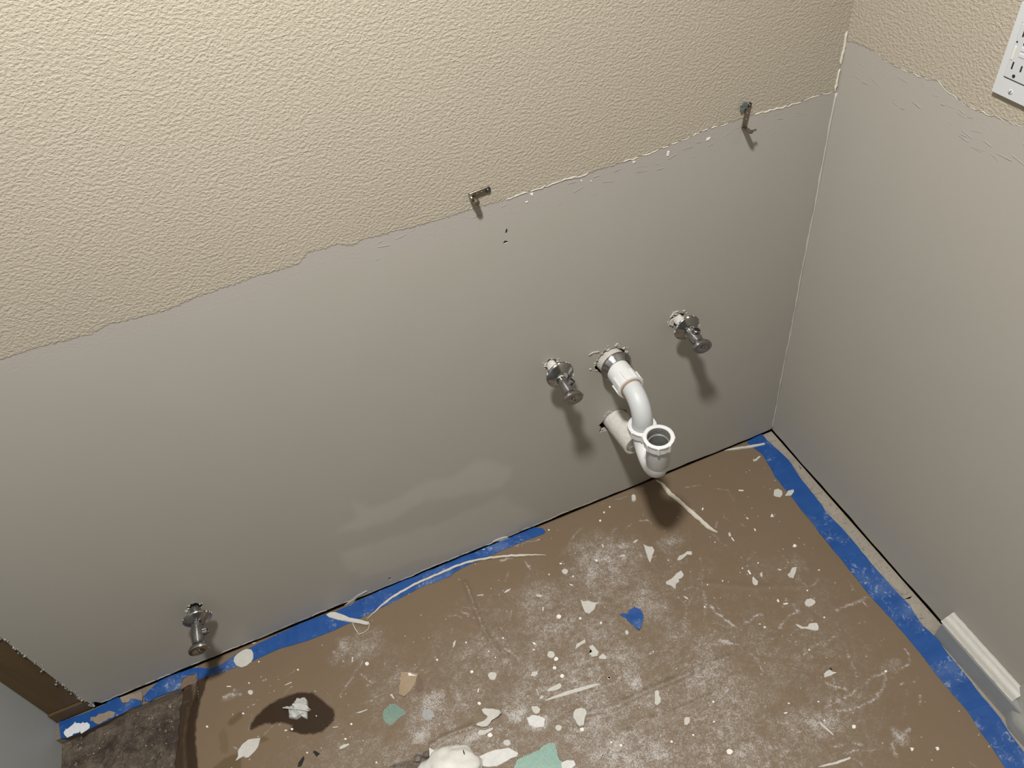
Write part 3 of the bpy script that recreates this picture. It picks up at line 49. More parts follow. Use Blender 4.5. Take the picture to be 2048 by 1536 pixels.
TAPES = [('torn end of blue masking tape against the left wall, smeared with white',[(-1.5836,-0.0104),(-1.5265,-0.014),(-1.4984,-0.0129),(-1.4905,-0.0078),(-1.4715,-0.006),(-1.4637,-0.0147),(-1.4576,-0.0244),(-1.4479,-0.0166),(-1.4322,-0.022),(-1.4262,-0.0317),(-1.4279,-0.0361),(-1.4468,-0.0344),(-1.4594,-0.0373),(-1.4767,-0.0381),(-1.5109,-0.0413),(-1.5324,-0.0417),(-1.5677,-0.04),(-1.5782,-0.0362)]),('short crumpled piece of blue masking tape below the toilet valve',[(-1.4241,-0.0203),(-1.4027,-0.007),(-1.391,0.0003),(-1.3599,0.0042),(-1.3276,-0.0032),(-1.3231,-0.018),(-1.3351,-0.0144),(-1.3466,-0.0164),(-1.3525,-0.0299),(-1.3561,-0.0353),(-1.4008,-0.0335),(-1.4121,-0.0363),(-1.4214,-0.0303)]),('long blue masking tape along the back wall from the toilet valve to mid wall',[(-1.3277,-0.0031),(-1.3136,-0.0077),(-1.293,-0.0198),(-1.2712,-0.0204),(-1.2433,-0.0113),(-1.206,-0.0091),(-1.1655,-0.0052),(-1.0991,-0.0016),(-1.056,-0.0041),(-1.0256,-0.0066),(-0.9591,-0.0018),(-0.8946,0.0015),(-0.8329,0.0004),(-0.7845,0),(-0.7424,0.0015),(-0.7059,-0.0009),(-0.6443,0),(-0.5892,0.0002),(-0.5758,-0.0107),(-0.573,-0.0207),(-0.5779,-0.0239),(-0.6438,-0.0227),(-0.6933,-0.0236),(-0.747,-0.0248),(-0.78,-0.0276),(-0.7956,-0.0333),(-0.8614,-0.0313),(-0.9321,-0.0387),(-0.9693,-0.0419),(-1.0136,-0.0445),(-1.047,-0.0461),(-1.1047,-0.0448),(-1.1581,-0.0368),(-1.2128,-0.0404),(-1.2683,-0.0379),(-1.3158,-0.0321),(-1.3273,-0.0274)]),('long blue masking tape running along the right wall',[(-0.0245,-0.003),(-0.0259,-0.0201),(-0.0222,-0.0443),(-0.0186,-0.068),(-0.0172,-0.0873),(-0.0205,-0.1128),(-0.0248,-0.146),(-0.0257,-0.1771),(-0.027,-0.2017),(-0.0306,-0.2381),(-0.0272,-0.2767),(-0.0271,-0.3151),(-0.0295,-0.3767),(-0.0282,-0.4158),(-0.0257,-0.4674),(-0.0327,-0.509),(-0.0273,-0.5424),(-0.0312,-0.5677),(-0.0312,-0.6083),(-0.035,-0.6511),(-0.0349,-0.6885),(-0.0414,-0.719),(-0.0434,-0.7454),(-0.0477,-0.7795),(-0.0544,-0.8575),(-0.0868,-0.8436),(-0.0885,-0.7687),(-0.0867,-0.7495),(-0.0822,-0.7183),(-0.079,-0.6843),(-0.0741,-0.6603),(-0.0757,-0.6162),(-0.0747,-0.5741),(-0.0722,-0.5247),(-0.0734,-0.4773),(-0.0762,-0.4336),(-0.0743,-0.3342),(-0.0738,-0.2949),(-0.0736,-0.2669),(-0.0713,-0.2419),(-0.0717,-0.2069),(-0.0702,-0.1718),(-0.0699,-0.1407),(-0.0693,-0.1119),(-0.0622,-0.0765),(-0.0577,-0.048),(-0.0655,-0.0221),(-0.0489,-0.0163)]),('small piece of blue masking tape in the far floor corner beside the long one',[(-0.0689,-0.0043),(-0.0484,-0.0004),(-0.0278,-0.0003),(-0.0246,-0.002),(-0.0489,-0.0156),(-0.0661,-0.0211),(-0.0672,-0.0132)])]
TAPE_BEIGE = [(-1.5255,-0.0204),(-1.488,-0.0202),(-1.4772,-0.0319),(-1.4819,-0.0382),(-1.5114,-0.0402),(-1.5192,-0.0283)]
TAPE_WHITE = [(-1.5717,-0.0232),(-1.5534,-0.018),(-1.5316,-0.0244),(-1.5238,-0.0346),(-1.5314,-0.0412),(-1.5667,-0.0396),(-1.5699,-0.034)]
TAPE_CARD = [(-1.4641,-0.0031),(-1.4466,-0.0057),(-1.4292,-0.0084),(-1.4233,-0.0216),(-1.4252,-0.0312),(-1.4329,-0.0234),(-1.4469,-0.0144),(-1.4534,-0.0202),(-1.4612,-0.0167)]
PAPER_L = [(-1.3191,-0.0144),(-1.3432,-0.0328),(-1.3562,-0.0513),(-1.3635,-0.074),(-1.3673,-0.1027),(-1.3711,-0.1306),(-1.3765,-0.1569),(-1.3817,-0.1825),(-1.392,-0.2491),(-1.4026,-0.3577)]
WET_L = [(-1.2955,-0.0252),(-1.306,-0.0529),(-1.3176,-0.074),(-1.3258,-0.1012),(-1.3319,-0.1285),(-1.3334,-0.157),(-1.3327,-0.181),(-1.3329,-0.204),(-1.3356,-0.2736),(-1.3391,-0.3846)]
PAPER_R = [(-0.0483,-0.0117),(-0.0422,-0.0622),(-0.0532,-0.117),(-0.0568,-0.17),(-0.0563,-0.2281),(-0.0575,-0.2825),(-0.0507,-0.4188),(-0.053,-0.5026),(-0.0565,-0.5678),(-0.0627,-0.6385),(-0.0709,-0.7007),(-0.0746,-0.7462),(-0.0868,-0.8061)]
PUDDLE = [(-1.2356,-0.1709),(-1.2305,-0.1609),(-1.2173,-0.1512),(-1.2028,-0.1436),(-1.1902,-0.1397),(-1.1733,-0.1377),(-1.1522,-0.1384),(-1.1317,-0.1428),(-1.1124,-0.154),(-1.1027,-0.1664),(-1.0923,-0.1823),(-1.0824,-0.1994),(-1.0807,-0.2126),(-1.0872,-0.222),(-1.0974,-0.2281),(-1.11,-0.2316),(-1.127,-0.2285),(-1.1462,-0.2214),(-1.1563,-0.2124),(-1.1667,-0.2048),(-1.1597,-0.1987),(-1.1686,-0.1902),(-1.1777,-0.183),(-1.1921,-0.1804),(-1.2058,-0.1735),(-1.2205,-0.1731),(-1.2309,-0.1745)]
STAINS = [[(-1.2739,-0.143),(-1.2689,-0.1375),(-1.2564,-0.1321),(-1.2459,-0.1316),(-1.2413,-0.1365),(-1.2459,-0.1431),(-1.2584,-0.1484),(-1.2687,-0.1487)],[(-1.3075,-0.213),(-1.2881,-0.2042),(-1.2623,-0.2039),(-1.257,-0.218),(-1.2624,-0.2498),(-1.3131,-0.2275)],[(-1.2218,-0.2027),(-1.2149,-0.1953),(-1.2081,-0.1984),(-1.2033,-0.205),(-1.2121,-0.2056)],[(-1.0156,-0.3415),(-1.0007,-0.3397),(-0.983,-0.3433),(-0.9694,-0.3465),(-0.9443,-0.3449),(-0.9332,-0.3469),(-0.9379,-0.3618),(-0.9577,-0.3698)],[(-1.2914,-0.1551),(-1.2819,-0.1487),(-1.2772,-0.1584),(-1.2753,-0.1804),(-1.2787,-0.1967),(-1.2911,-0.1926)]]
STAR = [(-1.1395,-0.1522),(-1.1343,-0.157),(-1.1271,-0.1554),(-1.1237,-0.165),(-1.1258,-0.1799),(-1.1198,-0.1841),(-1.1275,-0.1854),(-1.1308,-0.1986),(-1.1402,-0.189),(-1.1495,-0.191),(-1.1627,-0.182),(-1.1562,-0.1787),(-1.1575,-0.1688),(-1.1664,-0.16),(-1.1537,-0.1642),(-1.1451,-0.1585)]
MESH_SMALL = [(-0.9964,-0.2444),(-0.9819,-0.2385),(-0.973,-0.2394),(-0.96,-0.2577),(-0.9579,-0.2663),(-0.9702,-0.2669),(-0.9902,-0.2746),(-0.9993,-0.2584)]
MESH_BIG = [(-0.8112,-0.4329),(-0.8011,-0.4223),(-0.7821,-0.4223),(-0.7592,-0.4241),(-0.7517,-0.4203),(-0.7392,-0.4188),(-0.7306,-0.4248),(-0.7321,-0.4347),(-0.7347,-0.4489),(-0.7278,-0.4629),(-0.7271,-0.4741),(-0.7336,-0.4819),(-0.8065,-0.4499)]
LUMP = [(-0.9107,-0.3855),(-0.9633,-0.3712),(-0.8991,-0.3592)]
FOLD = [(-1.3531,-0.0336),(-1.3456,-0.02),(-1.334,-0.0172),(-1.3229,-0.021),(-1.3184,-0.0342),(-1.3222,-0.0406),(-1.3356,-0.0362),(-1.35,-0.0403)]
SPIKE = [(-0.9392,-0.3613),(-0.9347,-0.3448),(-0.9298,-0.3499),(-0.9201,-0.3584),(-0.9269,-0.3639)]
ROCKS = [(-0.9601,-0.3485),(-0.9434,-0.3486),(-0.9534,-0.3569)]
DUST = [(-0.4951,-0.1456,0.0956,0.0673,0.62),(-0.6418,-0.1626,0.0597,0.053,0.55),(-0.4621,-0.2534,0.0576,0.0571,0.6),(-0.6469,-0.2357,0.0909,0.0351,0.5),(-0.5688,-0.2721,0.0662,0.0397,0.5),(-0.5073,-0.1007,0.0618,0.0467,0.45),(-0.4244,-0.2048,0.059,0.0549,0.3),(-0.906,-0.2623,0.0281,0.02,1),(-0.9399,-0.3094,0.0274,0.0207,1.15),(-0.9094,-0.2884,0.06,0.0524,0.6),(-0.7731,-0.3469,0.0253,0.0209,1.1),(-0.7616,-0.3256,0.0548,0.0442,0.5),(-0.7417,-0.3791,0.0196,0.0138,1),(-0.5561,-0.3889,0.0153,0.0154,1.15),(-0.5622,-0.3659,0.0541,0.0321,0.6),(-0.6378,-0.4795,0.0465,0.036,0.85),(-0.5779,-0.5017,0.0377,0.0335,0.85),(-0.4381,-0.5724,0.0528,0.0316,0.6),(-0.3059,-0.5799,0.049,0.0268,0.7),(-0.3424,-0.5618,0.0738,0.0415,0.45),(-1.0069,-0.1024,0.0606,0.0359,0.5),(-1.0322,-0.0793,0.0256,0.0158,0.7),(-0.8726,-0.3507,0.0626,0.0185,0.8),(-0.858,-0.3497,0.0359,0.0153,0.9),(-0.3544,-0.1616,0.0403,0.0259,0.5),(-0.4501,-0.1244,0.0165,0.0143,1),(-0.1503,-0.3115,0.019,0.0225,0.4),(-0.4206,-0.4205,0.0793,0.0367,0.35),(-0.4023,-0.4882,0.102,0.0347,0.4),(-0.6902,-0.3774,0.0713,0.0515,0.45),(-0.8268,-0.2759,0.0745,0.0543,0.4),(-0.9539,-0.2079,0.0768,0.0559,0.3),(-1.2631,-0.0883,0.0222,0.008,0.7),(-1.2542,-0.0944,0.0161,0.0139,0.5),(-0.7347,-0.1661,0.0594,0.0415,0.3),(-0.4724,-0.4467,0.0435,0.0352,0.5),(-0.132,-0.5428,0.0211,0.0187,0.5),(-0.203,-0.6507,0.0111,0.0165,0.7),(-0.4863,-0.5423,0.0495,0.0475,0.4),(-0.6391,-0.31,0.0831,0.0466,0.45),(-0.609,-0.433,0.0866,0.0338,0.4)]
STROKES = [([(-0.1496,-0.5522),(-0.1654,-0.5682),(-0.1876,-0.5786),(-0.2198,-0.5819),(-0.2512,-0.5788),(-0.2763,-0.5675)],0.004,0.8),([(-0.2788,-0.5597),(-0.2511,-0.56),(-0.2196,-0.5573),(-0.1843,-0.5504),(-0.1474,-0.5497)],0.005,0.7),([(-0.1844,-0.4954),(-0.192,-0.5162),(-0.1989,-0.5437)],0.003,0.6),([(-0.2338,-0.5184),(-0.2463,-0.5475),(-0.253,-0.5625)],0.003,0.7),([(-0.2525,-0.5251),(-0.2427,-0.5365),(-0.2292,-0.5461)],0.005,0.8),([(-0.1771,-0.6423),(-0.1958,-0.6486),(-0.219,-0.6508),(-0.2281,-0.6671)],0.006,0.8),([(-0.3628,-0.5484),(-0.3525,-0.5606),(-0.3416,-0.5751),(-0.3298,-0.5783)],0.004,0.7),([(-0.3054,-0.6329),(-0.2816,-0.6353),(-0.2609,-0.6445),(-0.2395,-0.6499)],0.004,0.7),([(-0.1345,-0.5568),(-0.1168,-0.5566),(-0.1026,-0.5549),(-0.0927,-0.545),(-0.0902,-0.5316)],0.004,0.7),([(-0.1805,-0.628),(-0.149,-0.6028),(-0.1342,-0.587)],0.002,0.4),([(-0.1418,-0.5785),(-0.1319,-0.58)],0.003,0.7),([(-0.124,-0.5825),(-0.1122,-0.5833),(-0.1033,-0.5803)],0.003,0.6),([(-0.3111,-0.616),(-0.2947,-0.6192),(-0.2883,-0.6199)],0.004,0.7),([(-0.2747,-0.6177),(-0.2761,-0.6254),(-0.2651,-0.6323)],0.005,0.7),([(-0.3832,-0.584),(-0.385,-0.5997),(-0.3756,-0.6059)],0.008,0.6),([(-0.3518,-0.3139),(-0.354,-0.3282),(-0.3464,-0.3411),(-0.3429,-0.3565),(-0.3357,-0.3712)],0.005,0.9),([(-0.3173,-0.3719),(-0.3059,-0.3715),(-0.2899,-0.3676),(-0.2779,-0.3698)],0.005,0.8),([(-0.2669,-0.4056),(-0.2484,-0.3984),(-0.2304,-0.392),(-0.2149,-0.3924)],0.005,0.8),([(-0.2129,-0.3771),(-0.2147,-0.389),(-0.2109,-0.3931)],0.005,0.9),([(-0.1501,-0.4194),(-0.1353,-0.4195),(-0.1243,-0.42),(-0.1029,-0.422),(-0.0801,-0.4223)],0.005,0.8),([(-0.0955,-0.4243),(-0.0946,-0.4387)],0.003,0.7),([(-0.4126,-0.3733),(-0.3913,-0.381),(-0.3756,-0.3838),(-0.3655,-0.3918),(-0.3503,-0.4021)],0.005,0.7),([(-0.3757,-0.3805),(-0.3661,-0.386),(-0.361,-0.395)],0.006,0.9),([(-0.3133,-0.4171),(-0.2885,-0.4176),(-0.2577,-0.4209),(-0.238,-0.4213)],0.003,0.5),([(-0.3264,-0.4219),(-0.3264,-0.4347)],0.004,0.6),([(-0.3385,-0.427),(-0.3352,-0.4413),(-0.3368,-0.4531),(-0.341,-0.4657)],0.003,0.7),([(-0.1767,-0.4782),(-0.1845,-0.4938),(-0.1911,-0.5158),(-0.1959,-0.5381)],0.003,0.6),([(-0.0916,-0.3785),(-0.0934,-0.3897),(-0.0933,-0.4042)],0.004,0.5),([(-0.1691,-0.3292),(-0.1732,-0.3445),(-0.1658,-0.3565),(-0.1517,-0.3596),(-0.1385,-0.3512)],0.006,0.45),([(-0.1698,-0.2806),(-0.1673,-0.2972),(-0.1776,-0.305),(-0.1921,-0.3056)],0.003,0.5),([(-0.3122,-0.2118),(-0.3241,-0.2372),(-0.3447,-0.2652),(-0.3526,-0.2932),(-0.3795,-0.3371)],0.003,0.5),([(-0.3832,-0.3468),(-0.3827,-0.3673)],0.003,0.5),([(-0.2133,-0.4699),(-0.2019,-0.4622),(-0.1872,-0.4603)],0.004,0.6),([(-0.166,-0.4415),(-0.1686,-0.4536)],0.003,0.6),([(-0.1324,-0.4561),(-0.1182,-0.4594)],0.003,0.6),([(-0.3819,-0.2641),(-0.3642,-0.2652),(-0.3535,-0.2739),(-0.3527,-0.2877),(-0.3644,-0.3086)],0.003,0.6),([(-0.315,-0.2124),(-0.3244,-0.2338),(-0.3442,-0.2548),(-0.3525,-0.2533)],0.003,0.5),([(-0.3843,-0.0839),(-0.369,-0.0871),(-0.3625,-0.0932),(-0.3637,-0.0997)],0.004,0.7),([(-0.4149,-0.0888),(-0.4008,-0.0829)],0.003,0.6),([(-0.3004,-0.1463),(-0.3147,-0.1724),(-0.3256,-0.1887)],0.003,0.4),([(-0.2574,-0.0505),(-0.2387,-0.0553),(-0.2233,-0.0615)],0.004,0.5),([(-0.2033,-0.0807),(-0.1759,-0.0975),(-0.1808,-0.113),(-0.1804,-0.1281)],0.004,0.45),([(-0.4401,-0.0109),(-0.4102,-0.0107),(-0.38,-0.0151),(-0.3571,-0.0144)],0.002,0.6),([(-0.2093,-0.184),(-0.201,-0.1825),(-0.1934,-0.1932)],0.003,0.5),([(-0.313,-0.2419),(-0.3247,-0.2616)],0.003,0.5),([(-0.5445,-0.0819),(-0.5423,-0.072),(-0.5262,-0.0576),(-0.4989,-0.0455)],0.006,0.5),([(-0.5484,-0.0801),(-0.5478,-0.0993)],0.004,0.7),([(-0.771,-0.0608),(-0.7717,-0.1135),(-0.7717,-0.1736)],0.003,0.5),([(-0.7442,-0.1865),(-0.7241,-0.1794),(-0.7153,-0.1764),(-0.7071,-0.1586)],0.003,0.5),([(-0.6397,-0.2466),(-0.6302,-0.2303),(-0.6123,-0.2199)],0.004,0.6),([(-0.6411,-0.0677),(-0.639,-0.0794),(-0.6379,-0.0879)],0.005,0.7),([(-0.6849,-0.0439),(-0.6718,-0.0462),(-0.6636,-0.0488)],0.005,0.7),([(-0.6448,-0.025),(-0.6193,-0.0263),(-0.5918,-0.0341)],0.004,0.6),([(-0.8273,-0.1287),(-0.8286,-0.1424),(-0.8356,-0.1602)],0.002,0.6),([(-1.0652,-0.1818),(-1.0464,-0.1661),(-1.0264,-0.147),(-1.0057,-0.1328)],0.004,0.6),([(-1.019,-0.1554),(-1.01,-0.1695),(-1.0001,-0.1855)],0.004,0.6),([(-0.9698,-0.1879),(-0.9493,-0.1873),(-0.92,-0.189),(-0.9058,-0.1889)],0.003,0.45),([(-0.6594,-0.3901),(-0.6432,-0.3853),(-0.6268,-0.3835),(-0.6035,-0.3833)],0.002,0.8),([(-0.7062,-0.3988),(-0.6854,-0.3964)],0.003,0.8),([(-0.624,-0.3255),(-0.6076,-0.3282),(-0.5831,-0.337),(-0.5805,-0.3349),(-0.5803,-0.3218)],0.002,0.7),([(-0.6073,-0.4118),(-0.575,-0.4085),(-0.5377,-0.4082),(-0.4935,-0.411),(-0.4586,-0.4125)],0.002,0.5),([(-0.5364,-0.4717),(-0.5156,-0.4706),(-0.4787,-0.4737)],0.003,0.5),([(-0.4524,-0.4874),(-0.4374,-0.4961),(-0.418,-0.5106)],0.006,0.6),([(-0.4603,-0.4604),(-0.4503,-0.4609),(-0.4523,-0.4541),(-0.4583,-0.4433),(-0.4671,-0.4373)],0.004,0.5),([(-0.4002,-0.53),(-0.3827,-0.5312)],0.005,0.7),([(-0.3664,-0.5432),(-0.3517,-0.5629),(-0.3404,-0.5754)],0.005,0.7),([(-0.4051,-0.5756),(-0.3928,-0.5811),(-0.3738,-0.5769)],0.008,0.6),([(-0.3985,-0.5892),(-0.3902,-0.6),(-0.3791,-0.6066)],0.008,0.6),([(-0.6142,-0.3643),(-0.5965,-0.3703)],0.004,0.6),([(-0.3336,-0.4405),(-0.3379,-0.4594),(-0.348,-0.4774)],0.003,0.7),([(-0.327,-0.4747),(-0.3162,-0.4683)],0.005,0.6),([(-1.1514,-0.0983),(-1.1351,-0.0939)],0.003,0.6),([(-1.2459,-0.1081),(-1.2132,-0.1221)],0.002,0.5),([(-1.2289,-0.127),(-1.2202,-0.1294)],0.005,0.7),([(-1.2736,-0.0874),(-1.2601,-0.0886),(-1.243,-0.0972)],0.005,0.8),([(-1.1993,-0.0898),(-1.1916,-0.0892)],0.005,0.8),([(-1.0558,-0.0907),(-1.0507,-0.0965)],0.006,0.8)]
CREASES = [([(-0.679,-0.3932),(-0.6353,-0.407),(-0.6065,-0.4102),(-0.5541,-0.4079),(-0.4935,-0.411),(-0.4517,-0.4115),(-0.4095,-0.4119),(-0.3794,-0.4152)],0.004,0.009),([(-0.5552,-0.4547),(-0.5102,-0.4614),(-0.4703,-0.4598),(-0.4303,-0.4621)],0.0025,0.008),([(-0.6031,-0.458),(-0.6062,-0.479),(-0.61,-0.5188)],0.003,0.006),([(-0.771,-0.0608),(-0.7717,-0.1135),(-0.7717,-0.1736),(-0.7581,-0.2446)],0.003,0.008),([(-0.9304,-0.3381),(-0.904,-0.3339),(-0.8816,-0.3336),(-0.8531,-0.3375)],0.004,0.007),([(-0.7485,-0.1751),(-0.7429,-0.2055),(-0.7506,-0.2469)],0.002,0.006),([(-0.3405,-0.264),(-0.2583,-0.3155),(-0.1691,-0.3531)],0.001,0.01)]
PAINT_BACK = [(-1.2308,0.8078),(-1.203,0.8071),(-1.1745,0.807),(-1.1419,0.8034),(-1.1168,0.8026),(-1.0984,0.8082),(-1.0729,0.8047),(-1.0435,0.8032),(-1.0242,0.8017),(-0.985,0.8065),(-0.9519,0.8071),(-0.9232,0.8073),(-0.9138,0.8093),(-0.8882,0.8074),(-0.8618,0.807),(-0.8499,0.8057),(-0.8449,0.8104),(-0.8312,0.8191),(-0.8078,0.8167),(-0.7944,0.8198),(-0.781,0.8107),(-0.7664,0.8077),(-0.7607,0.8129),(-0.731,0.8101),(-0.7131,0.8101),(-0.6844,0.8061),(-0.6618,0.8061),(-0.6333,0.8049),(-0.6071,0.8055),(-0.5915,0.8049),(-0.5698,0.8039),(-0.55,0.8043),(-0.5279,0.8041),(-0.5003,0.8028),(-0.4799,0.8048),(-0.4218,0.8026),(-0.3656,0.8021),(-0.3142,0.8042),(-0.2911,0.8058),(-0.2355,0.8111),(-0.1814,0.8114),(-0.1454,0.8118),(-0.0862,0.8072),(-0.0433,0.8099),(-0.0086,0.8072)]
PAINT_RIGHT = [(0.0021,0.88),(-0.0138,0.8853),(-0.0524,0.8868),(-0.0738,0.8836),(-0.1005,0.8804),(-0.1395,0.8829),(-0.1767,0.8893),(-0.2,0.8823),(-0.2355,0.8766),(-0.2659,0.88),(-0.3155,0.8846)]
PATCHES = [[(-0.9214,0.3045),(-0.9111,0.3077),(-0.898,0.2857),(-0.8883,0.2675),(-0.8298,0.2664),(-0.7711,0.2855),(-0.7288,0.2717),(-0.6825,0.2907),(-0.6628,0.2869),(-0.6286,0.2557),(-0.6085,0.2282),(-0.6213,0.1911),(-0.6449,0.1762),(-0.7291,0.1992),(-0.7889,0.2244),(-0.8685,0.2089),(-0.9302,0.2118),(-0.9752,0.2425),(-0.956,0.2504),(-0.9217,0.2607)],[(-0.9749,0.1769),(-0.953,0.1749),(-0.9139,0.1699),(-0.8039,0.1528),(-0.7112,0.1493),(-0.6398,0.1539),(-0.6207,0.1089),(-0.5686,0.0339),(-0.5874,0.0225),(-0.6906,0.0146),(-0.8537,0.0469),(-0.9071,0.0516),(-0.9695,0.0687),(-0.9798,0.125)]]
HOLES = [[(-0.5548,0.7573),(-0.5532,0.7515),(-0.5546,0.7468),(-0.5581,0.7498)],[(-0.5643,0.7335),(-0.5598,0.7372),(-0.554,0.7333),(-0.559,0.7315)],[(-0.915,0.0312),(-0.9102,0.0335),(-0.906,0.0284),(-0.9113,0.0243)],[(-0.4004,0.2622),(-0.4182,0.2789),(-0.4202,0.2549),(-0.4294,0.2404),(-0.4266,0.2297),(-0.4179,0.2281),(-0.4108,0.2088),(-0.3935,0.1899),(-0.3708,0.2025),(-0.3571,0.2318),(-0.3645,0.2654),(-0.3826,0.2864),(-0.4072,0.2876)]]
FLAPS = [[(-0.7457,-0.0097),(-0.7349,-0.001),(-0.706,0.0048),(-0.7053,-0.0058),(-0.7234,-0.0093),(-0.7329,-0.0169)],[(-0.6869,0.0154),(-0.6683,0.0145),(-0.6531,0.0139),(-0.651,0.0026),(-0.6631,0.0009)],[(-0.4395,0.4501),(-0.4305,0.4508),(-0.4192,0.4487),(-0.4205,0.4471),(-0.4307,0.4477)],[(-1.2066,0.0049),(-1.1995,0.0039),(-1.2016,-0.0051),(-1.2087,-0.0042)],[(-0.4271,0.2222),(-0.4183,0.2274),(-0.4101,0.215),(-0.4131,0.2106)],[(-0.28,0.4504),(-0.2751,0.4598),(-0.2633,0.4624),(-0.2617,0.4571),(-0.2695,0.4511),(-0.2732,0.4449)],[(-0.2658,0.4589),(-0.2607,0.4644),(-0.2538,0.4568),(-0.2573,0.4474)],[(-0.2793,0.4678),(-0.2703,0.4747),(-0.2612,0.4754),(-0.2676,0.4704)],[(-1.0159,0.0014),(-0.9826,0.0181),(-0.961,0.0212),(-0.9816,0.0123),(-1.0041,-0.003)]]
DENTS = [(-0.3296,0.7781),(-0.2901,0.7982),(-0.2286,0.7847),(-0.3585,0.7834),(-0.4194,0.787),(-0.5257,0.7902),(-0.2424,0.7995),(-0.18,0.7719)]
WHITEBITS = [[(-0.2925,0.7974),(-0.2892,0.7963),(-0.2906,0.7886),(-0.294,0.7897)],[(-0.2262,0.7978),(-0.2202,0.7975),(-0.2224,0.7934),(-0.2276,0.7941)],[(-0.513,0.7998),(-0.5082,0.8006),(-0.5097,0.7945)],[(-0.5219,0.7897),(-0.5172,0.7897),(-0.5198,0.7873)],[(-0.351,0.7998),(-0.3453,0.7972),(-0.3494,0.7952)],[(-0.4341,0.796),(-0.4317,0.7953),(-0.4327,0.7915)],[(-0.4192,0.7903),(-0.4168,0.7895),(-0.4177,0.7873)]]
SMALL_LABELS = ['second nearest tiny white paint flake left of the shield-shaped paint chip','nearest tiny white paint flake below the long thin caulk strip','nearest tiny white paint flake left of the shield-shaped paint chip','tiny white paint flake right of the beige paper scrap','nearest tiny white paint flake left of the arrowhead paint skin','third nearest tiny white paint flake left of the arrowhead paint skin','second nearest tiny white paint flake above the shield-shaped paint chip','fourth nearest tiny white paint flake left of the arrowhead paint skin','nearest tiny white paint flake above the shield-shaped paint chip','second nearest tiny white paint flake below the long thin caulk strip','second nearest tiny white paint flake below the blue tape scrap','tiny white paint flake above the serrated caulk strip','third nearest tiny white paint flake above the shield-shaped paint chip','nearest tiny white paint flake below the blue tape scrap','nearest tiny white paint flake right of the straight caulk strip','second nearest tiny white paint flake left of the arrowhead paint skin','tiny white paint flake above the crumpled flake by the dusty ring','second nearest tiny white paint flake right of the straight caulk strip','fourth nearest tiny white paint flake above the pear-shaped paint drop','second nearest tiny white paint flake above the pear-shaped paint drop','tiny white paint flake below the jagged white flake','tiny white paint flake below the crumpled flake by the dusty ring','tiny white paint flake left of the rounded grey paint disc','second nearest tiny white paint flake below the six-sided paint disc','nearest tiny white paint flake below the six-sided paint disc','nearest tiny white paint flake left of the six-sided paint disc','second nearest tiny white paint flake left of the six-sided paint disc','tiny white paint flake left of the pear-shaped paint drop','tiny white paint flake left of the crumpled flake by the dusty ring','nearest tiny white paint flake above the pear-shaped paint drop','third nearest tiny white paint flake above the pear-shaped paint drop','tiny white paint flake above the jagged white flake','tiny white paint flake left of the tapering paint skin with a tail','tiny white paint flake below the pear-shaped paint drop','tiny white paint flake right of the crumpled flake by the dusty ring','tiny white paint flake below the tapering paint skin with a tail','nearest tiny white paint flake right of the black-holed white flake','second nearest tiny white paint flake right of the black-holed white flake','tiny white paint flake left of the black-holed white flake','tiny white paint flake above the dark wet patch','tiny white paint flake above the leaf-shaped paint skin','tiny white paint flake right of the dark wet patch','tiny white paint flake below the dark wet patch','tiny white paint flake above the boomerang-shaped paint skin','tiny white paint flake above the small teal mesh scrap','tiny white paint flake left of the small teal mesh scrap','tiny white paint flake below the broad caulk strip','third nearest tiny white paint flake below the blue tape scrap']
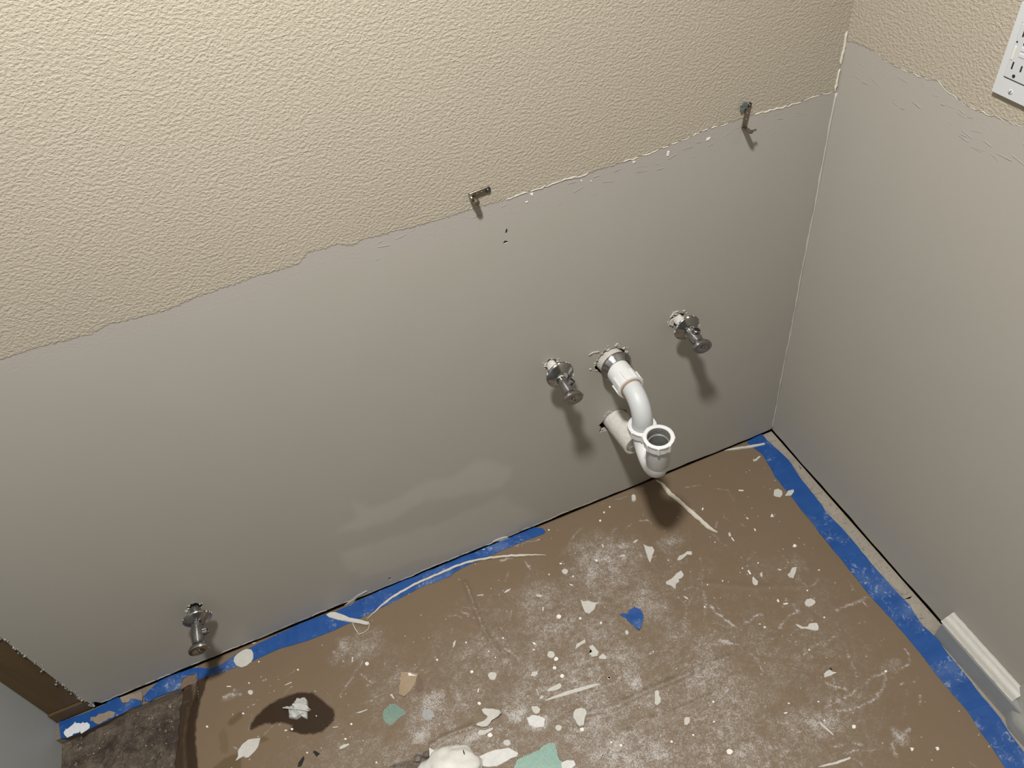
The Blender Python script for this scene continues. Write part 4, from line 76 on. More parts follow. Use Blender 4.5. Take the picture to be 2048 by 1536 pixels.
DISC_LABELS = ['second nearest round dried paint drop above the shield-shaped paint chip','nearest round dried paint drop left of the shield-shaped paint chip','nearest round dried paint drop below the shield-shaped paint chip','round dried paint drop right of the long thin caulk strip','nearest round dried paint drop above the shield-shaped paint chip','second nearest round dried paint drop left of the shield-shaped paint chip','second nearest round dried paint drop below the shield-shaped paint chip','second nearest round dried paint drop right of the beige paper scrap','round dried paint drop below the long thin caulk strip','third nearest round dried paint drop left of the pill-shaped paint drop','fifth nearest round dried paint drop above the serrated caulk strip','second nearest round dried paint drop above the boomerang-shaped paint skin','third nearest round dried paint drop above the boomerang-shaped paint skin','round dried paint drop left of the skull-shaped paint blob','second nearest round dried paint drop above the serrated caulk strip','nearest round dried paint drop above the serrated caulk strip','fourth nearest round dried paint drop above the serrated caulk strip','third nearest round dried paint drop above the serrated caulk strip','nearest round dried paint drop below the boomerang-shaped paint skin','second nearest round dried paint drop below the boomerang-shaped paint skin','nearest round dried paint drop below the skull-shaped paint blob','nearest round dried paint drop above the boomerang-shaped paint skin','nearest round dried paint drop right of the serrated caulk strip','second nearest round dried paint drop below the skull-shaped paint blob','fifth nearest round dried paint drop above the boomerang-shaped paint skin','fourth nearest round dried paint drop above the boomerang-shaped paint skin','nearest round dried paint drop left of the dark wet patch','round dried paint drop above the leaf-shaped paint skin','round dried paint drop left of the leaf-shaped paint skin','nearest round dried paint drop below the dark wet patch','second nearest round dried paint drop above the dark wet patch','nearest round dried paint drop above the dark wet patch','second nearest round dried paint drop left of the dark wet patch','second nearest round dried paint drop below the dark wet patch','round dried paint drop right of the dark wet patch','round dried paint drop left of the beige paper scrap','nearest round dried paint drop right of the beige paper scrap','second nearest round dried paint drop left of the small teal mesh scrap','nearest round dried paint drop left of the small teal mesh scrap','round dried paint drop below the small teal mesh scrap','second nearest round dried paint drop right of the serrated caulk strip','second nearest round dried paint drop right of the pointed oval paint chip','second nearest round dried paint drop right of the skull-shaped paint blob','nearest round dried paint drop right of the skull-shaped paint blob','third nearest round dried paint drop below the skull-shaped paint blob','nearest round dried paint drop right of the pointed oval paint chip','third nearest round dried paint drop right of the pointed oval paint chip','nearest round dried paint drop below the pointed oval paint chip','second nearest round dried paint drop below the pointed oval paint chip','third nearest round dried paint drop below the black-holed white flake','nearest round dried paint drop below the black-holed white flake','round dried paint drop right of the black-holed white flake','round dried paint drop left of the black-holed white flake','second nearest round dried paint drop below the black-holed white flake','round dried paint drop below the tapering paint skin with a tail','third nearest round dried paint drop right of the jagged white flake','round dried paint drop above the rounded grey paint disc','round dried paint drop right of the tapering paint skin with a tail','round dried paint drop above the pear-shaped paint drop','nearest round dried paint drop left of the pill-shaped paint drop','second nearest round dried paint drop left of the pill-shaped paint drop','round dried paint drop below the straight caulk strip','round dried paint drop right of the arrowhead paint skin','fourth nearest round dried paint drop right of the jagged white flake','nearest round dried paint drop right of the jagged white flake','second nearest round dried paint drop right of the jagged white flake','round dried paint drop above the jagged white flake']

rng = np.random.RandomState(7)
random.seed(7)

# ------------------------------------------------------------------ materials
def new_mat(name):
    m = bpy.data.materials.new(name); m.use_nodes = True
    nt = m.node_tree
    b = nt.nodes['Principled BSDF']
    return m, nt, b

def nd(nt, kind, **kw):
    n = nt.nodes.new(kind)
    for k, v in kw.items():
        if k.startswith('i_'):
            n.inputs[int(k[2:])].default_value = v
        else:
            setattr(n, k, v)
    return n

def noise(nt, scale, detail=3, rough=.55, vec=None, dist=0.0):
    n = nd(nt, 'ShaderNodeTexNoise')
    n.inputs['Scale'].default_value = scale; n.inputs['Detail'].default_value = detail
    n.inputs['Roughness'].default_value = rough; n.inputs['Distortion'].default_value = dist
    if vec is None:
        tc = nd(nt, 'ShaderNodeTexCoord'); vec = tc.outputs['Object']
    nt.links.new(vec, n.inputs['Vector'])
    return n.outputs['Fac']

def mth(nt, op, a, b=None, c=None, clamp=False):
    n = nd(nt, 'ShaderNodeMath', operation=op); n.use_clamp = clamp
    for i, v in enumerate((a, b, c)):
        if v is None: continue
        if isinstance(v, (int, float)): n.inputs[i].default_value = v
        else: nt.links.new(v, n.inputs[i])
    return n.outputs[0]

def ramp(nt, v, lo, hi):
    n = nd(nt, 'ShaderNodeMapRange'); n.interpolation_type = 'SMOOTHSTEP'
    nt.links.new(v, n.inputs[0]); n.inputs[1].default_value = lo; n.inputs[2].default_value = hi
    return n.outputs[0]

def mix(nt, fac, a, b):
    n = nd(nt, 'ShaderNodeMix', data_type='RGBA')
    for i, v in ((0, fac), (6, a), (7, b)):
        if isinstance(v, (tuple, list)): n.inputs[i].default_value = (*v[:3], 1)
        elif isinstance(v, (int, float)): n.inputs[i].default_value = v
        else: nt.links.new(v, n.inputs[i])
    return n.outputs[2]

def bump(nt, h, strength, dist, normal=None):
    n = nd(nt, 'ShaderNodeBump'); n.inputs['Strength'].default_value = strength; n.inputs['Distance'].default_value = dist
    nt.links.new(h, n.inputs['Height'])
    if normal is not None: nt.links.new(normal, n.inputs['Normal'])
    return n.outputs[0]

def simple(name, col, rough=.6, metal=0.0, var=.12, vscale=60, bscale=0, bstr=.3, bdist=.001, spec=.5):
    m, nt, b = new_mat(name)
    f = noise(nt, vscale, 4)
    c2 = tuple(x * (1 - var) for x in col); c1 = tuple(min(1, x * (1 + var)) for x in col)
    nt.links.new(mix(nt, f, c2, c1), b.inputs['Base Color'])
    b.inputs['Roughness'].default_value = rough; b.inputs['Metallic'].default_value = metal
    b.inputs['Specular IOR Level'].default_value = spec
    if bscale:
        nt.links.new(bump(nt, noise(nt, bscale, 4), bstr, bdist), b.inputs['Normal'])
    return m

BEIGE = (0.418, 0.369, 0.288)
GREY = (0.395, 0.372, 0.325)

def wall_material(name):
    m, nt, b = new_mat(name)
    at = nd(nt, 'ShaderNodeAttribute', attribute_name='paint').outputs['Fac']
    pa = nd(nt, 'ShaderNodeAttribute', attribute_name='patch').outputs['Fac']
    n1 = noise(nt, 190, 4, .6)
    n2 = noise(nt, 45, 3)
    sd = mth(nt, 'ADD', at, mth(nt, 'MULTIPLY', mth(nt, 'SUBTRACT', n1, .5), .010))
    tex = ramp(nt, sd, -.0008, .0008)                     # 1 above the paint line
    half = ramp(nt, mth(nt, 'ADD', at, mth(nt, 'MULTIPLY', mth(nt, 'SUBTRACT', n2, .5), .03)), -.045, -.005)
    big = noise(nt, 5, 2)
    fine = noise(nt, 700, 3)
    bc = mix(nt, big, tuple(c * .97 for c in BEIGE), tuple(c * 1.03 for c in BEIGE))
    gw = noise(nt, 9, 3, .5)
    gc = mix(nt, gw, (0.385, 0.365, 0.318), (0.405, 0.378, 0.333))
    gc = mix(nt, mth(nt, 'MULTIPLY', half, .55), gc, (0.405, 0.365, 0.330))
    gc = mix(nt, mth(nt, 'MULTIPLY', pa, .55), gc, (0.50, 0.475, 0.415))
    gc = mix(nt, mth(nt, 'MULTIPLY', fine, .10), gc, (0.30, 0.285, 0.25))
    nt.links.new(mix(nt, tex, gc, bc), b.inputs['Base Color'])
    b.inputs['Specular IOR Level'].default_value = .35
    nt.links.new(mth(nt, 'ADD', mth(nt, 'MULTIPLY', tex, .15), .45), b.inputs['Roughness'])
    # sprayed knock-down texture, fading out under the skim coat
    tc = nd(nt, 'ShaderNodeTexCoord')
    mp = nd(nt, 'ShaderNodeMapping'); mp.inputs['Scale'].default_value = (.72, .72, 1.0)
    nt.links.new(tc.outputs['Object'], mp.inputs['Vector'])
    k1 = noise(nt, 300, 3, .58, mp.outputs[0], .3)
    k2 = noise(nt, 640, 2, .5, mp.outputs[0])
    kk = mth(nt, 'ADD', ramp(nt, k1, .30, .72), mth(nt, 'MULTIPLY', k2, .3))
    amp = mth(nt, 'ADD', tex, mth(nt, 'MULTIPLY', mth(nt, 'MULTIPLY', half, mth(nt, 'SUBTRACT', 1.0, tex)), .14))
    h = mth(nt, 'MULTIPLY', kk, amp)
    h = mth(nt, 'ADD', h, mth(nt, 'MULTIPLY', tex, .35))
    h = mth(nt, 'ADD', h, mth(nt, 'MULTIPLY', noise(nt, 22, 3), .10))
    h = mth(nt, 'ADD', h, mth(nt, 'MULTIPLY', fine, .02))
    nt.links.new(bump(nt, h, 1.0, .00064), b.inputs['Normal'])
    return m

M = {}
M['wall'] = wall_material('painted_drywall')
M['grey'] = simple('grey_painted_wall', (0.36, 0.37, 0.357), .55, var=.05, vscale=6, bscale=60, bstr=.12)
M['roompaint'] = simple('room_paint', (0.13, 0.125, 0.115), .7, var=.03, vscale=4, bscale=120, bstr=.5, bdist=.002)
M['ceiling'] = simple('ceiling_paint', (0.42, 0.41, 0.39), .8, var=.02, vscale=4, bscale=120, bstr=.5, bdist=.002)
M['gypsum'] = simple('torn_gypsum', (0.50, 0.47, 0.41), .9, var=.25, vscale=300, bscale=350, bstr=.8)
M['flap'] = simple('torn_wall_skin', (0.58, 0.555, 0.50), .7, var=.12, vscale=200, bscale=200, bstr=.4)
M['cavity'] = simple('dark_cavity', (0.035, 0.03, 0.028), .95)  # near-black colour stands in for shade behind the drywall
M['caulk'] = simple('old_caulk', (0.50, 0.475, 0.42), .5, var=.1, vscale=80, bscale=150, bstr=.4)
M['strip'] = simple('stripped_caulk', (0.66, 0.61, 0.50), .55, var=.12, vscale=150, bscale=260, bstr=.4)
M['chip'] = simple('dried_paint', (0.54, 0.52, 0.465), .55, var=.16, vscale=180, bscale=260, bstr=.5)
M['chip_white'] = simple('white_paint', (0.80, 0.76, 0.68), .55, var=.1, vscale=180, bscale=260, bstr=.5)
M['plaster'] = simple('plaster_smear', (0.66, 0.645, 0.61), .85, var=.18, vscale=120, bscale=220, bstr=.6)
M['kraft'] = simple('kraft_scrap', (0.33, 0.245, 0.155), .6, var=.15, vscale=70, bscale=100, bstr=.4)
M['black'] = simple('black_bit', (0.012, 0.010, 0.009), .8)
M['chrome'] = simple('worn_chrome', (0.34, 0.335, 0.33), .22, 1.0, var=.25, vscale=130, bscale=90, bstr=.18)
M['steel'] = simple('dull_steel', (0.30, 0.26, 0.205), .38, 1.0, var=.25, vscale=140, bscale=200, bstr=.2)
M['zinc'] = simple('zinc_anchor', (0.17, 0.20, 0.19), .45, .5, var=.2, vscale=140)
M['pvc'] = simple('white_plastic', (0.68, 0.68, 0.66), .30, var=.03, vscale=60, bscale=40, bstr=.05)
M['pvc_dull'] = simple('dulled_plastic', (0.54, 0.55, 0.54), .45, var=.05, vscale=60, bscale=60, bstr=.08)
M['pvc_old'] = simple('spattered_plastic', (0.56, 0.54, 0.48), .6, var=.22, vscale=130, bscale=180, bstr=.8)
M['pvc_cap'] = simple('aged_cap_plastic', (0.40, 0.38, 0.325), .55, var=.12, vscale=160, bscale=200, bstr=.3)
M['washer'] = simple('brown_washer', (0.34, 0.23, 0.13), .6)
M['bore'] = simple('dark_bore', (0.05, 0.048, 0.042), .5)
M['ridge'] = simple('scraped_skim', (0.31, 0.29, 0.26), .6, var=.05)
M['plate'] = simple('outlet_plastic', (0.57, 0.575, 0.575), .35, var=.02)
M['plate2'] = simple('outlet_face_plastic', (0.545, 0.55, 0.55), .35, var=.02)
M['led'] = simple('cream_lens', (0.68, 0.665, 0.56), .3, var=.03)
M['ledge_mortar'] = simple('mortar', (0.19, 0.155, 0.12), .95, var=.35, vscale=90, bscale=160, bstr=.8, bdist=.002)
M['bb_white'] = simple('old_white_trim_paint', (0.48, 0.46, 0.405), .45, var=.1, vscale=60, bscale=120, bstr=.3)
M['bb_grey'] = simple('grey_trim_paint', (0.285, 0.29, 0.275), .5, var=.1, vscale=40, bscale=90, bstr=.3)
M['compound'] = simple('grey_filler', (0.33, 0.325, 0.295), .7, var=.12, vscale=25, bscale=60, bstr=.5, bdist=.002)
M['fold_shade'] = simple('brown_fold_and_shade', (0.16, 0.105, 0.07), .7, var=.2, vscale=100)  # brown for the torn fold and for painted shade beside the beige scrap
M['inlet'] = simple('shaded_inlet', (0.20, 0.195, 0.175), .45, var=.2, vscale=120)  # plastic darkened in colour for the shade inside the trap mouth
M['lump'] = simple('crumpled_white', (0.70, 0.685, 0.62), .5, var=.05, vscale=60, bscale=70, bstr=.5, bdist=.003)
M['print'] = simple('grey_print', (0.33, 0.33, 0.315), .6, var=.25, vscale=150, bscale=200, bstr=.5)
M['star'] = simple('grey_putty', (0.50, 0.50, 0.47), .5, var=.3, vscale=220, bscale=250, bstr=.8)
M['mesh'] = simple('teal_fibre', (0.30, 0.46, 0.385), .6, var=.15, vscale=200)
M['mesh_pale'] = simple('pale_teal_fibre', (0.42, 0.62, 0.53), .6, var=.15, vscale=200)
M['rock'] = simple('wet_crumb', (0.13, 0.105, 0.085), .5, var=.3, vscale=120, bscale=160, bstr=.8)
M['card'] = simple('torn_card', (0.27, 0.21, 0.15), .8, var=.2, vscale=100, bscale=160, bstr=.6)
M['smear'] = simple('white_smear', (0.70, 0.71, 0.74), .7, var=.2, vscale=220, bscale=250, bstr=.5)

def wood_material():
    m, nt, b = new_mat('brown_wood')
    tc = nd(nt, 'ShaderNodeTexCoord')
    mp = nd(nt, 'ShaderNodeMapping'); mp.inputs['Scale'].default_value = (60, 60, 5)
    nt.links.new(tc.outputs['Object'], mp.inputs['Vector'])
    f = noise(nt, 1.0, 5, .6, mp.outputs[0], .6)
    nt.links.new(mix(nt, f, (0.068, 0.041, 0.013), (0.130, 0.082, 0.033)), b.inputs['Base Color'])
    b.inputs['Roughness'].default_value = .55
    nt.links.new(bump(nt, f, .3, .001), b.inputs['Normal'])
    return m
M['wood'] = wood_material()

def tape_material():
    m, nt, b = new_mat('blue_tape')
    tc = nd(nt, 'ShaderNodeTexCoord')
    f = noise(nt, 25, 4)
    c = mix(nt, f, (0.007, 0.052, 0.215), (0.015, 0.090, 0.305))
    s1 = noise(nt, 90, 6, .75, None, 1.2)
    s2 = noise(nt, 14, 2)
    d = mth(nt, 'MULTIPLY', ramp(nt, s1, .54, .66), ramp(nt, s2, .44, .60))
    c = mix(nt, mth(nt, 'MULTIPLY', d, .55), c, (0.50, 0.56, 0.62))
    c = mix(nt, mth(nt, 'MULTIPLY', ramp(nt, s2, .5, .75), .18), c, (0.35, 0.42, 0.5))
    nt.links.new(c, b.inputs['Base Color'])
    b.inputs['Roughness'].default_value = .42
    nt.links.new(bump(nt, mth(nt, 'ADD', noise(nt, 60, 3), mth(nt, 'MULTIPLY', noise(nt, 500, 2), .15)), .35, .0015), b.inputs['Normal'])
    return m
M['tape'] = tape_material()

def paper_material():
    m, nt, b = new_mat('brown_floor_paper')
    du = nd(nt, 'ShaderNodeAttribute', attribute_name='dust').outputs['Fac']
    we = nd(nt, 'ShaderNodeAttribute', attribute_name='wet').outputs['Fac']
    sa = nd(nt, 'ShaderNodeAttribute', attribute_name='stain').outputs['Fac']
    n0 = noise(nt, 7, 3)
    base = mix(nt, n0, (0.172, 0.122, 0.075), (0.200, 0.145, 0.092))
    base = mix(nt, mth(nt, 'MULTIPLY', noise(nt, 900, 2), .25), base, (0.13, 0.092, 0.058))
    base = mix(nt, mth(nt, 'MULTIPLY', sa, .75), base, (0.105, 0.070, 0.028))
    g1 = ramp(nt, noise(nt, 560, 3, .7), .34, .66)
    g2 = ramp(nt, noise(nt, 75, 5, .7, None, .8), .30, .70)
    v = mth(nt, 'ADD', du, mth(nt, 'MULTIPLY', mth(nt, 'SUBTRACT', g1, .5), mth(nt, 'ADD', mth(nt, 'MULTIPLY', du, 1.15), .10)))
    v = mth(nt, 'ADD', v, mth(nt, 'MULTIPLY', mth(nt, 'SUBTRACT', g2, .5), mth(nt, 'ADD', mth(nt, 'MULTIPLY', du, .75), .06)))
    dd = ramp(nt, v, .10, 1.15)
    c = mix(nt, mth(nt, 'MULTIPLY', dd, .88), base, (0.53, 0.505, 0.475))
    # scattered pin-head specks
    vo = nd(nt, 'ShaderNodeTexVoronoi'); vo.inputs['Scale'].default_value = 95
    tc = nd(nt, 'ShaderNodeTexCoord'); nt.links.new(tc.outputs['Object'], vo.inputs['Vector'])
    pick = mth(nt, 'GREATER_THAN', nd_sep(nt, vo.outputs['Color']), .80)
    spk = mth(nt, 'MULTIPLY', mth(nt, 'LESS_THAN', vo.outputs['Distance'], .11), pick)
    c = mix(nt, mth(nt, 'MULTIPLY', spk, .55), c, (0.72, 0.68, 0.62))
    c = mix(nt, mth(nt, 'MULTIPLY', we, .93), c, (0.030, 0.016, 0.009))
    nt.links.new(c, b.inputs['Base Color'])
    r = mth(nt, 'SUBTRACT', mth(nt, 'ADD', mth(nt, 'MULTIPLY', dd, .25), .42), mth(nt, 'MULTIPLY', we, .16))
    nt.links.new(r, b.inputs['Roughness'])
    b.inputs['Specular IOR Level'].default_value = .3
    hh = mth(nt, 'ADD', noise(nt, 30, 3), mth(nt, 'MULTIPLY', noise(nt, 600, 2), .12))
    nt.links.new(bump(nt, hh, .25, .002), b.inputs['Normal'])
    return m

def nd_sep(nt, colsock):
    s = nd(nt, 'ShaderNodeSeparateColor'); nt.links.new(colsock, s.inputs[0])
    return s.outputs[0]
M['paper'] = paper_material()

def slab_material():
    m, nt, b = new_mat('old_slab')
    a = noise(nt, 14, 5, .65); c2 = noise(nt, 120, 5, .7)
    c = mix(nt, a, (0.235, 0.200, 0.160), (0.42, 0.375, 0.305))
    c = mix(nt, ramp(nt, c2, .52, .75), c, (0.16, 0.14, 0.11))
    nt.links.new(c, b.inputs['Base Color']); b.inputs['Roughness'].default_value = .9
    nt.links.new(bump(nt, mth(nt, 'ADD', a, mth(nt, 'MULTIPLY', c2, .5)), .8, .003), b.inputs['Normal'])
    return m
M['slab'] = slab_material()

def dirt_material():
    m, nt, b = new_mat('dirty_bed')
    a = ramp(nt, noise(nt, 22, 5, .7), .30, .72); c2 = noise(nt, 110, 5, .75); c3 = noise(nt, 260, 3, .6)
    c = mix(nt, a, (0.030, 0.020, 0.013), (0.150, 0.115, 0.082))
    c = mix(nt, ramp(nt, c2, .55, .72), c, (0.25, 0.21, 0.16))
    c = mix(nt, ramp(nt, c3, .70, .74), c, (0.6, 0.56, 0.5))
    nt.links.new(c, b.inputs['Base Color']); b.inputs['Roughness'].default_value = .75
    nt.links.new(bump(nt, mth(nt, 'ADD', a, mth(nt, 'MULTIPLY', c2, .6)), .9, .006), b.inputs['Normal'])
    return m
M['dirt'] = dirt_material()

# ------------------------------------------------------------------ mesh helpers
def link(name, me, mat=None, parent=None):
    me.name = name
    o = bpy.data.objects.new(name, me); COL.objects.link(o)
    if mat is not None: me.materials.append(mat)
    if parent is not None: o.parent = parent
    return o

def obj(name, bm, mat=None, parent=None, smooth=False, normals=True):
    if normals: bmesh.ops.recalc_face_normals(bm, faces=bm.faces)
    me = bpy.data.meshes.new(name); bm.to_mesh(me); bm.free()
    if smooth:
        me.polygons.foreach_set('use_smooth', [True] * len(me.polygons))
    return link(name, me, mat, parent)

def auto_smooth(o, deg=35):
    me = o.data
    me.polygons.foreach_set('use_smooth', [True] * len(me.polygons))
    bm = bmesh.new(); bm.from_mesh(me)
    for e in bm.edges:
        if len(e.link_faces) == 2 and e.calc_face_angle(0) > math.radians(deg): e.smooth = False
    bm.to_mesh(me); bm.free()
    return o

def thing(name, label, cat, loc=(0, 0, 0), rot=(0, 0, 0), group=None):
    o = bpy.data.objects.new(name, None); COL.objects.link(o)
    o.empty_display_size = .02
    o.location = loc; o.rotation_euler = rot
    o['label'] = label; o['category'] = cat
    if group: o['group'] = group
    return o

def tag(o, label, cat, group=None, kind=None):
    o['label'] = label; o['category'] = cat
    if group: o['group'] = group
    if kind: o['kind'] = kind
    return o

def box(bm, a, b):
    vs_ = [bm.verts.new((x, y, z)) for x in (a[0], b[0]) for y in (a[1], b[1]) for z in (a[2], b[2])]
    for f in ((0, 1, 3, 2), (4, 6, 7, 5), (0, 4, 5, 1), (2, 3, 7, 6), (0, 2, 6, 4), (1, 5, 7, 3)):
        bm.faces.new([vs_[i] for i in f])

def lathe(bm, prof, seg=40, sx=1.0, sy=1.0, wob=None):
    """revolve (radius, height) pairs about z"""
    rings = []
    for k, (r, h) in enumerate(prof):
        if r < 1e-6:
            rings.append([bm.verts.new((0, 0, h))])
        else:
            ring = []
            for i in range(seg):
                a = 2 * math.pi * i / seg
                rr = r * (1 + (wob(a, k) if wob else 0))
                ring.append(bm.verts.new((rr * math.cos(a) * sx, rr * math.sin(a) * sy, h)))
            rings.append(ring)
    for p, q in zip(rings[:-1], rings[1:]):
        for i in range(seg):
            j = (i + 1) % seg
            if len(p) == 1 and len(q) == 1: continue
            if len(p) == 1: bm.faces.new((p[0], q[i], q[j]))
            elif len(q) == 1: bm.faces.new((p[i], p[j], q[0]))
            else: bm.faces.new((p[i], p[j], q[j], q[i]))
    return bm

def tube(bm, pts, rad, seg=20, cap=True):
    pts = [Vector(p) for p in pts]
    n = len(pts)
    rads = rad if isinstance(rad, (list, tuple)) else [rad] * n
    t0 = (pts[1] - pts[0]).normalized()
    up = Vector((0, 0, 1)) if abs(t0.z) < .9 else Vector((1, 0, 0))
    u = t0.cross(up).normalized()
    rings = []
    for i in range(n):
        t = (pts[min(i + 1, n - 1)] - pts[max(i - 1, 0)]).normalized()
        u = (u - t * u.dot(t)).normalized(); w = t.cross(u)
        rings.append([bm.verts.new(pts[i] + (u * math.cos(2 * math.pi * k / seg) + w * math.sin(2 * math.pi * k / seg)) * rads[i]) for k in range(seg)])
    for p, q in zip(rings[:-1], rings[1:]):
        for k in range(seg):
            j = (k + 1) % seg
            bm.faces.new((p[k], p[j], q[j], q[k]))
    if cap:
        bm.faces.new(rings[0][::-1]); bm.faces.new(rings[-1])
    return bm

def area2(p):
    return sum(p[i][0] * p[(i + 1) % len(p)][1] - p[(i + 1) % len(p)][0] * p[i][1] for i in range(len(p)))

def subdivide_poly(pts, step):
    out = []
    for i in range(len(pts)):
        a = np.array(pts[i]); b = np.array(pts[(i + 1) % len(pts)])
        n = max(1, int(np.hypot(*(b - a)) / step))
        for k in range(n): out.append(tuple(a + (b - a) * k / n))
    return out

def plate_bm(pts, z0, th, curl=0.0, jitter=0.0, mapf=None, refine=0.0, wave=0.0, bev=.35):
    """a thin piece with its own outline and thickness, lying on z0 (or mapped elsewhere)"""
    if area2(pts) < 0: pts = pts[::-1]
    if refine: pts = subdivide_poly(pts, refine)
    r = random.Random(int(abs(pts[0][0] * 1e5)) + int(abs(pts[0][1] * 1e4)))
    if jitter: pts = [(x + r.uniform(-1, 1) * jitter, y + r.uniform(-1, 1) * jitter) for x, y in pts]
    cx = sum(p[0] for p in pts) / len(pts); cy = sum(p[1] for p in pts) / len(pts)
    rad = max(math.hypot(p[0] - cx, p[1] - cy) for p in pts)
    ang = r.uniform(0, math.pi); ca, sa = math.cos(ang), math.sin(ang)
    def lift(x, y):
        u = ((x - cx) * ca + (y - cy) * sa) / rad
        v = (-(x - cx) * sa + (y - cy) * ca) / rad
        z = curl * (u * u + .3 * v * v)
        if wave: z += wave * (.5 + .5 * math.sin(x * 140 + 3 * math.sin(y * 90)))
        return z
    bm = bmesh.new()
    bot = [bm.verts.new((x, y, z0 + lift(x, y))) for x, y in pts]
    ins = bev * th
    top = []
    n = len(pts)
    for i, (x, y) in enumerate(pts):
        dx, dy = cx - x, cy - y; d = math.hypot(dx, dy) or 1
        top.append(bm.verts.new((x + dx / d * ins, y + dy / d * ins, z0 + th + lift(x, y))))
    for i in range(n):
        j = (i + 1) % n
        bm.faces.new((bot[i], bot[j], top[j], top[i]))
    ft = bm.faces.new(top)
    fb = bm.faces.new(bot[::-1])
    bmesh.ops.triangulate(bm, faces=[ft, fb])
    if mapf:
        for v in bm.verts: v.co = Vector(mapf(*v.co))
    return bm

def ribbon_bm(path, widths, z0, th, arch=0.0):
    bm = bmesh.new()
    n = len(path); rows = []
    for i, (x, y) in enumerate(path):
        a = path[max(i - 1, 0)]; b = path[min(i + 1, n - 1)]
        tx, ty = b[0] - a[0], b[1] - a[1]; l = math.hypot(tx, ty) or 1
        nx, ny = -ty / l, tx / l; w = widths[i] / 2
        zz = z0 + arch * math.sin(math.pi * i / (n - 1)) * (.6 + .4 * math.sin(i * 1.7))
        rows.append([bm.verts.new((x + nx * s * w, y + ny * s * w, zz + h)) for s, h in ((-1, 0), (-.6, th), (.6, th * .8), (1, 0))])
    for p, q in zip(rows[:-1], rows[1:]):
        for k in range(4):
            j = (k + 1) % 4
            bm.faces.new((p[k], p[j], q[j], q[k]))
    bm.faces.new(rows[0]); bm.faces.new(rows[-1][::-1])
    return bm

def densify(path, step):
    out = []
    for a, b in zip(path[:-1], path[1:]):
        n = max(1, int(math.hypot(b[0] - a[0], b[1] - a[1]) / step))
        out += [(a[0] + (b[0] - a[0]) * k / n, a[1] + (b[1] - a[1]) * k / n) for k in range(n)]
    return out + [path[-1]]

def inside(px, py, poly):
    p = np.array(poly); ins = np.zeros(px.shape, bool)
    for i in range(len(p)):
        x1, y1 = p[i]; x2, y2 = p[(i + 1) % len(p)]
        c = ((y1 > py) != (y2 > py)) & (px < (x2 - x1) * (py - y1) / (y2 - y1 + 1e-12) + x1)
        ins ^= c
    return ins

def seg_dist(px, py, path):
    d = np.full(px.shape, 9.0)
    for (x1, y1), (x2, y2) in zip(path[:-1], path[1:]):
        vx, vy = x2 - x1, y2 - y1; l2 = vx * vx + vy * vy + 1e-12
        t = np.clip(((px - x1) * vx + (py - y1) * vy) / l2, 0, 1)
        d = np.minimum(d, np.hypot(px - x1 - t * vx, py - y1 - t * vy))
    return d

def signed(px, py, poly):
    d = seg_dist(px, py, list(poly) + [poly[0]])
    return np.where(inside(px, py, poly), d, -d)

def vnoise(x, y, scale, seed=0):
    x = x * scale + seed * 17.3; y = y * scale + seed * 9.1
    xi = np.floor(x).astype(np.int64); yi = np.floor(y).astype(np.int64)
    fx = x - xi; fy = y - yi; fx = fx * fx * (3 - 2 * fx); fy = fy * fy * (3 - 2 * fy)
    def h(a, b):
        n = (a * 374761393 + b * 668265263 + seed * 1442695041) & 0x7fffffff
        n = ((n ^ (n >> 13)) * 1274126177) & 0x7fffffff
        return ((n ^ (n >> 16)) & 0xffff) / 65535.0
    return (h(xi, yi) * (1 - fx) + h(xi + 1, yi) * fx) * (1 - fy) + (h(xi, yi + 1) * (1 - fx) + h(xi + 1, yi + 1) * fx) * fy

def fbm(x, y, scale, seed=0):
    return (vnoise(x, y, scale, seed) + .5 * vnoise(x, y, scale * 2.1, seed + 1) + .25 * vnoise(x, y, scale * 4.3, seed + 2)) / 1.75

def co_of(me):
    a = np.empty(len(me.vertices) * 3); me.vertices.foreach_get('co', a)
    return a.reshape(-1, 3)

def put_attr(me, name, vals):
    at = me.attributes.new(name, 'FLOAT', 'POINT'); at.data.foreach_set('value', vals.astype(np.float32))

# ------------------------------------------------------------------ the room
XL = -1.589          # left wall
XE = -1.520          # left end of the drywall
T = 0.0125           # drywall thickness
ZC = 2.44
YF = -2.3

def struct(name, bm, mat, parent=None, **kw):
    o = obj(name, bm, mat, parent, **kw)
    if parent is None: o['kind'] = 'structure'
    return o

def edges_list(a, b, fine, fa, fb, coarse):
    """grid positions from a to b, fine between fa and fb"""
    out = [a]
    while out[-1] < b - 1e-6:
        s = fine if fa <= out[-1] < fb else coarse
        nx = min(out[-1] + s, b)
        if out[-1] < fa < nx: nx = fa
        out.append(nx)
    return out

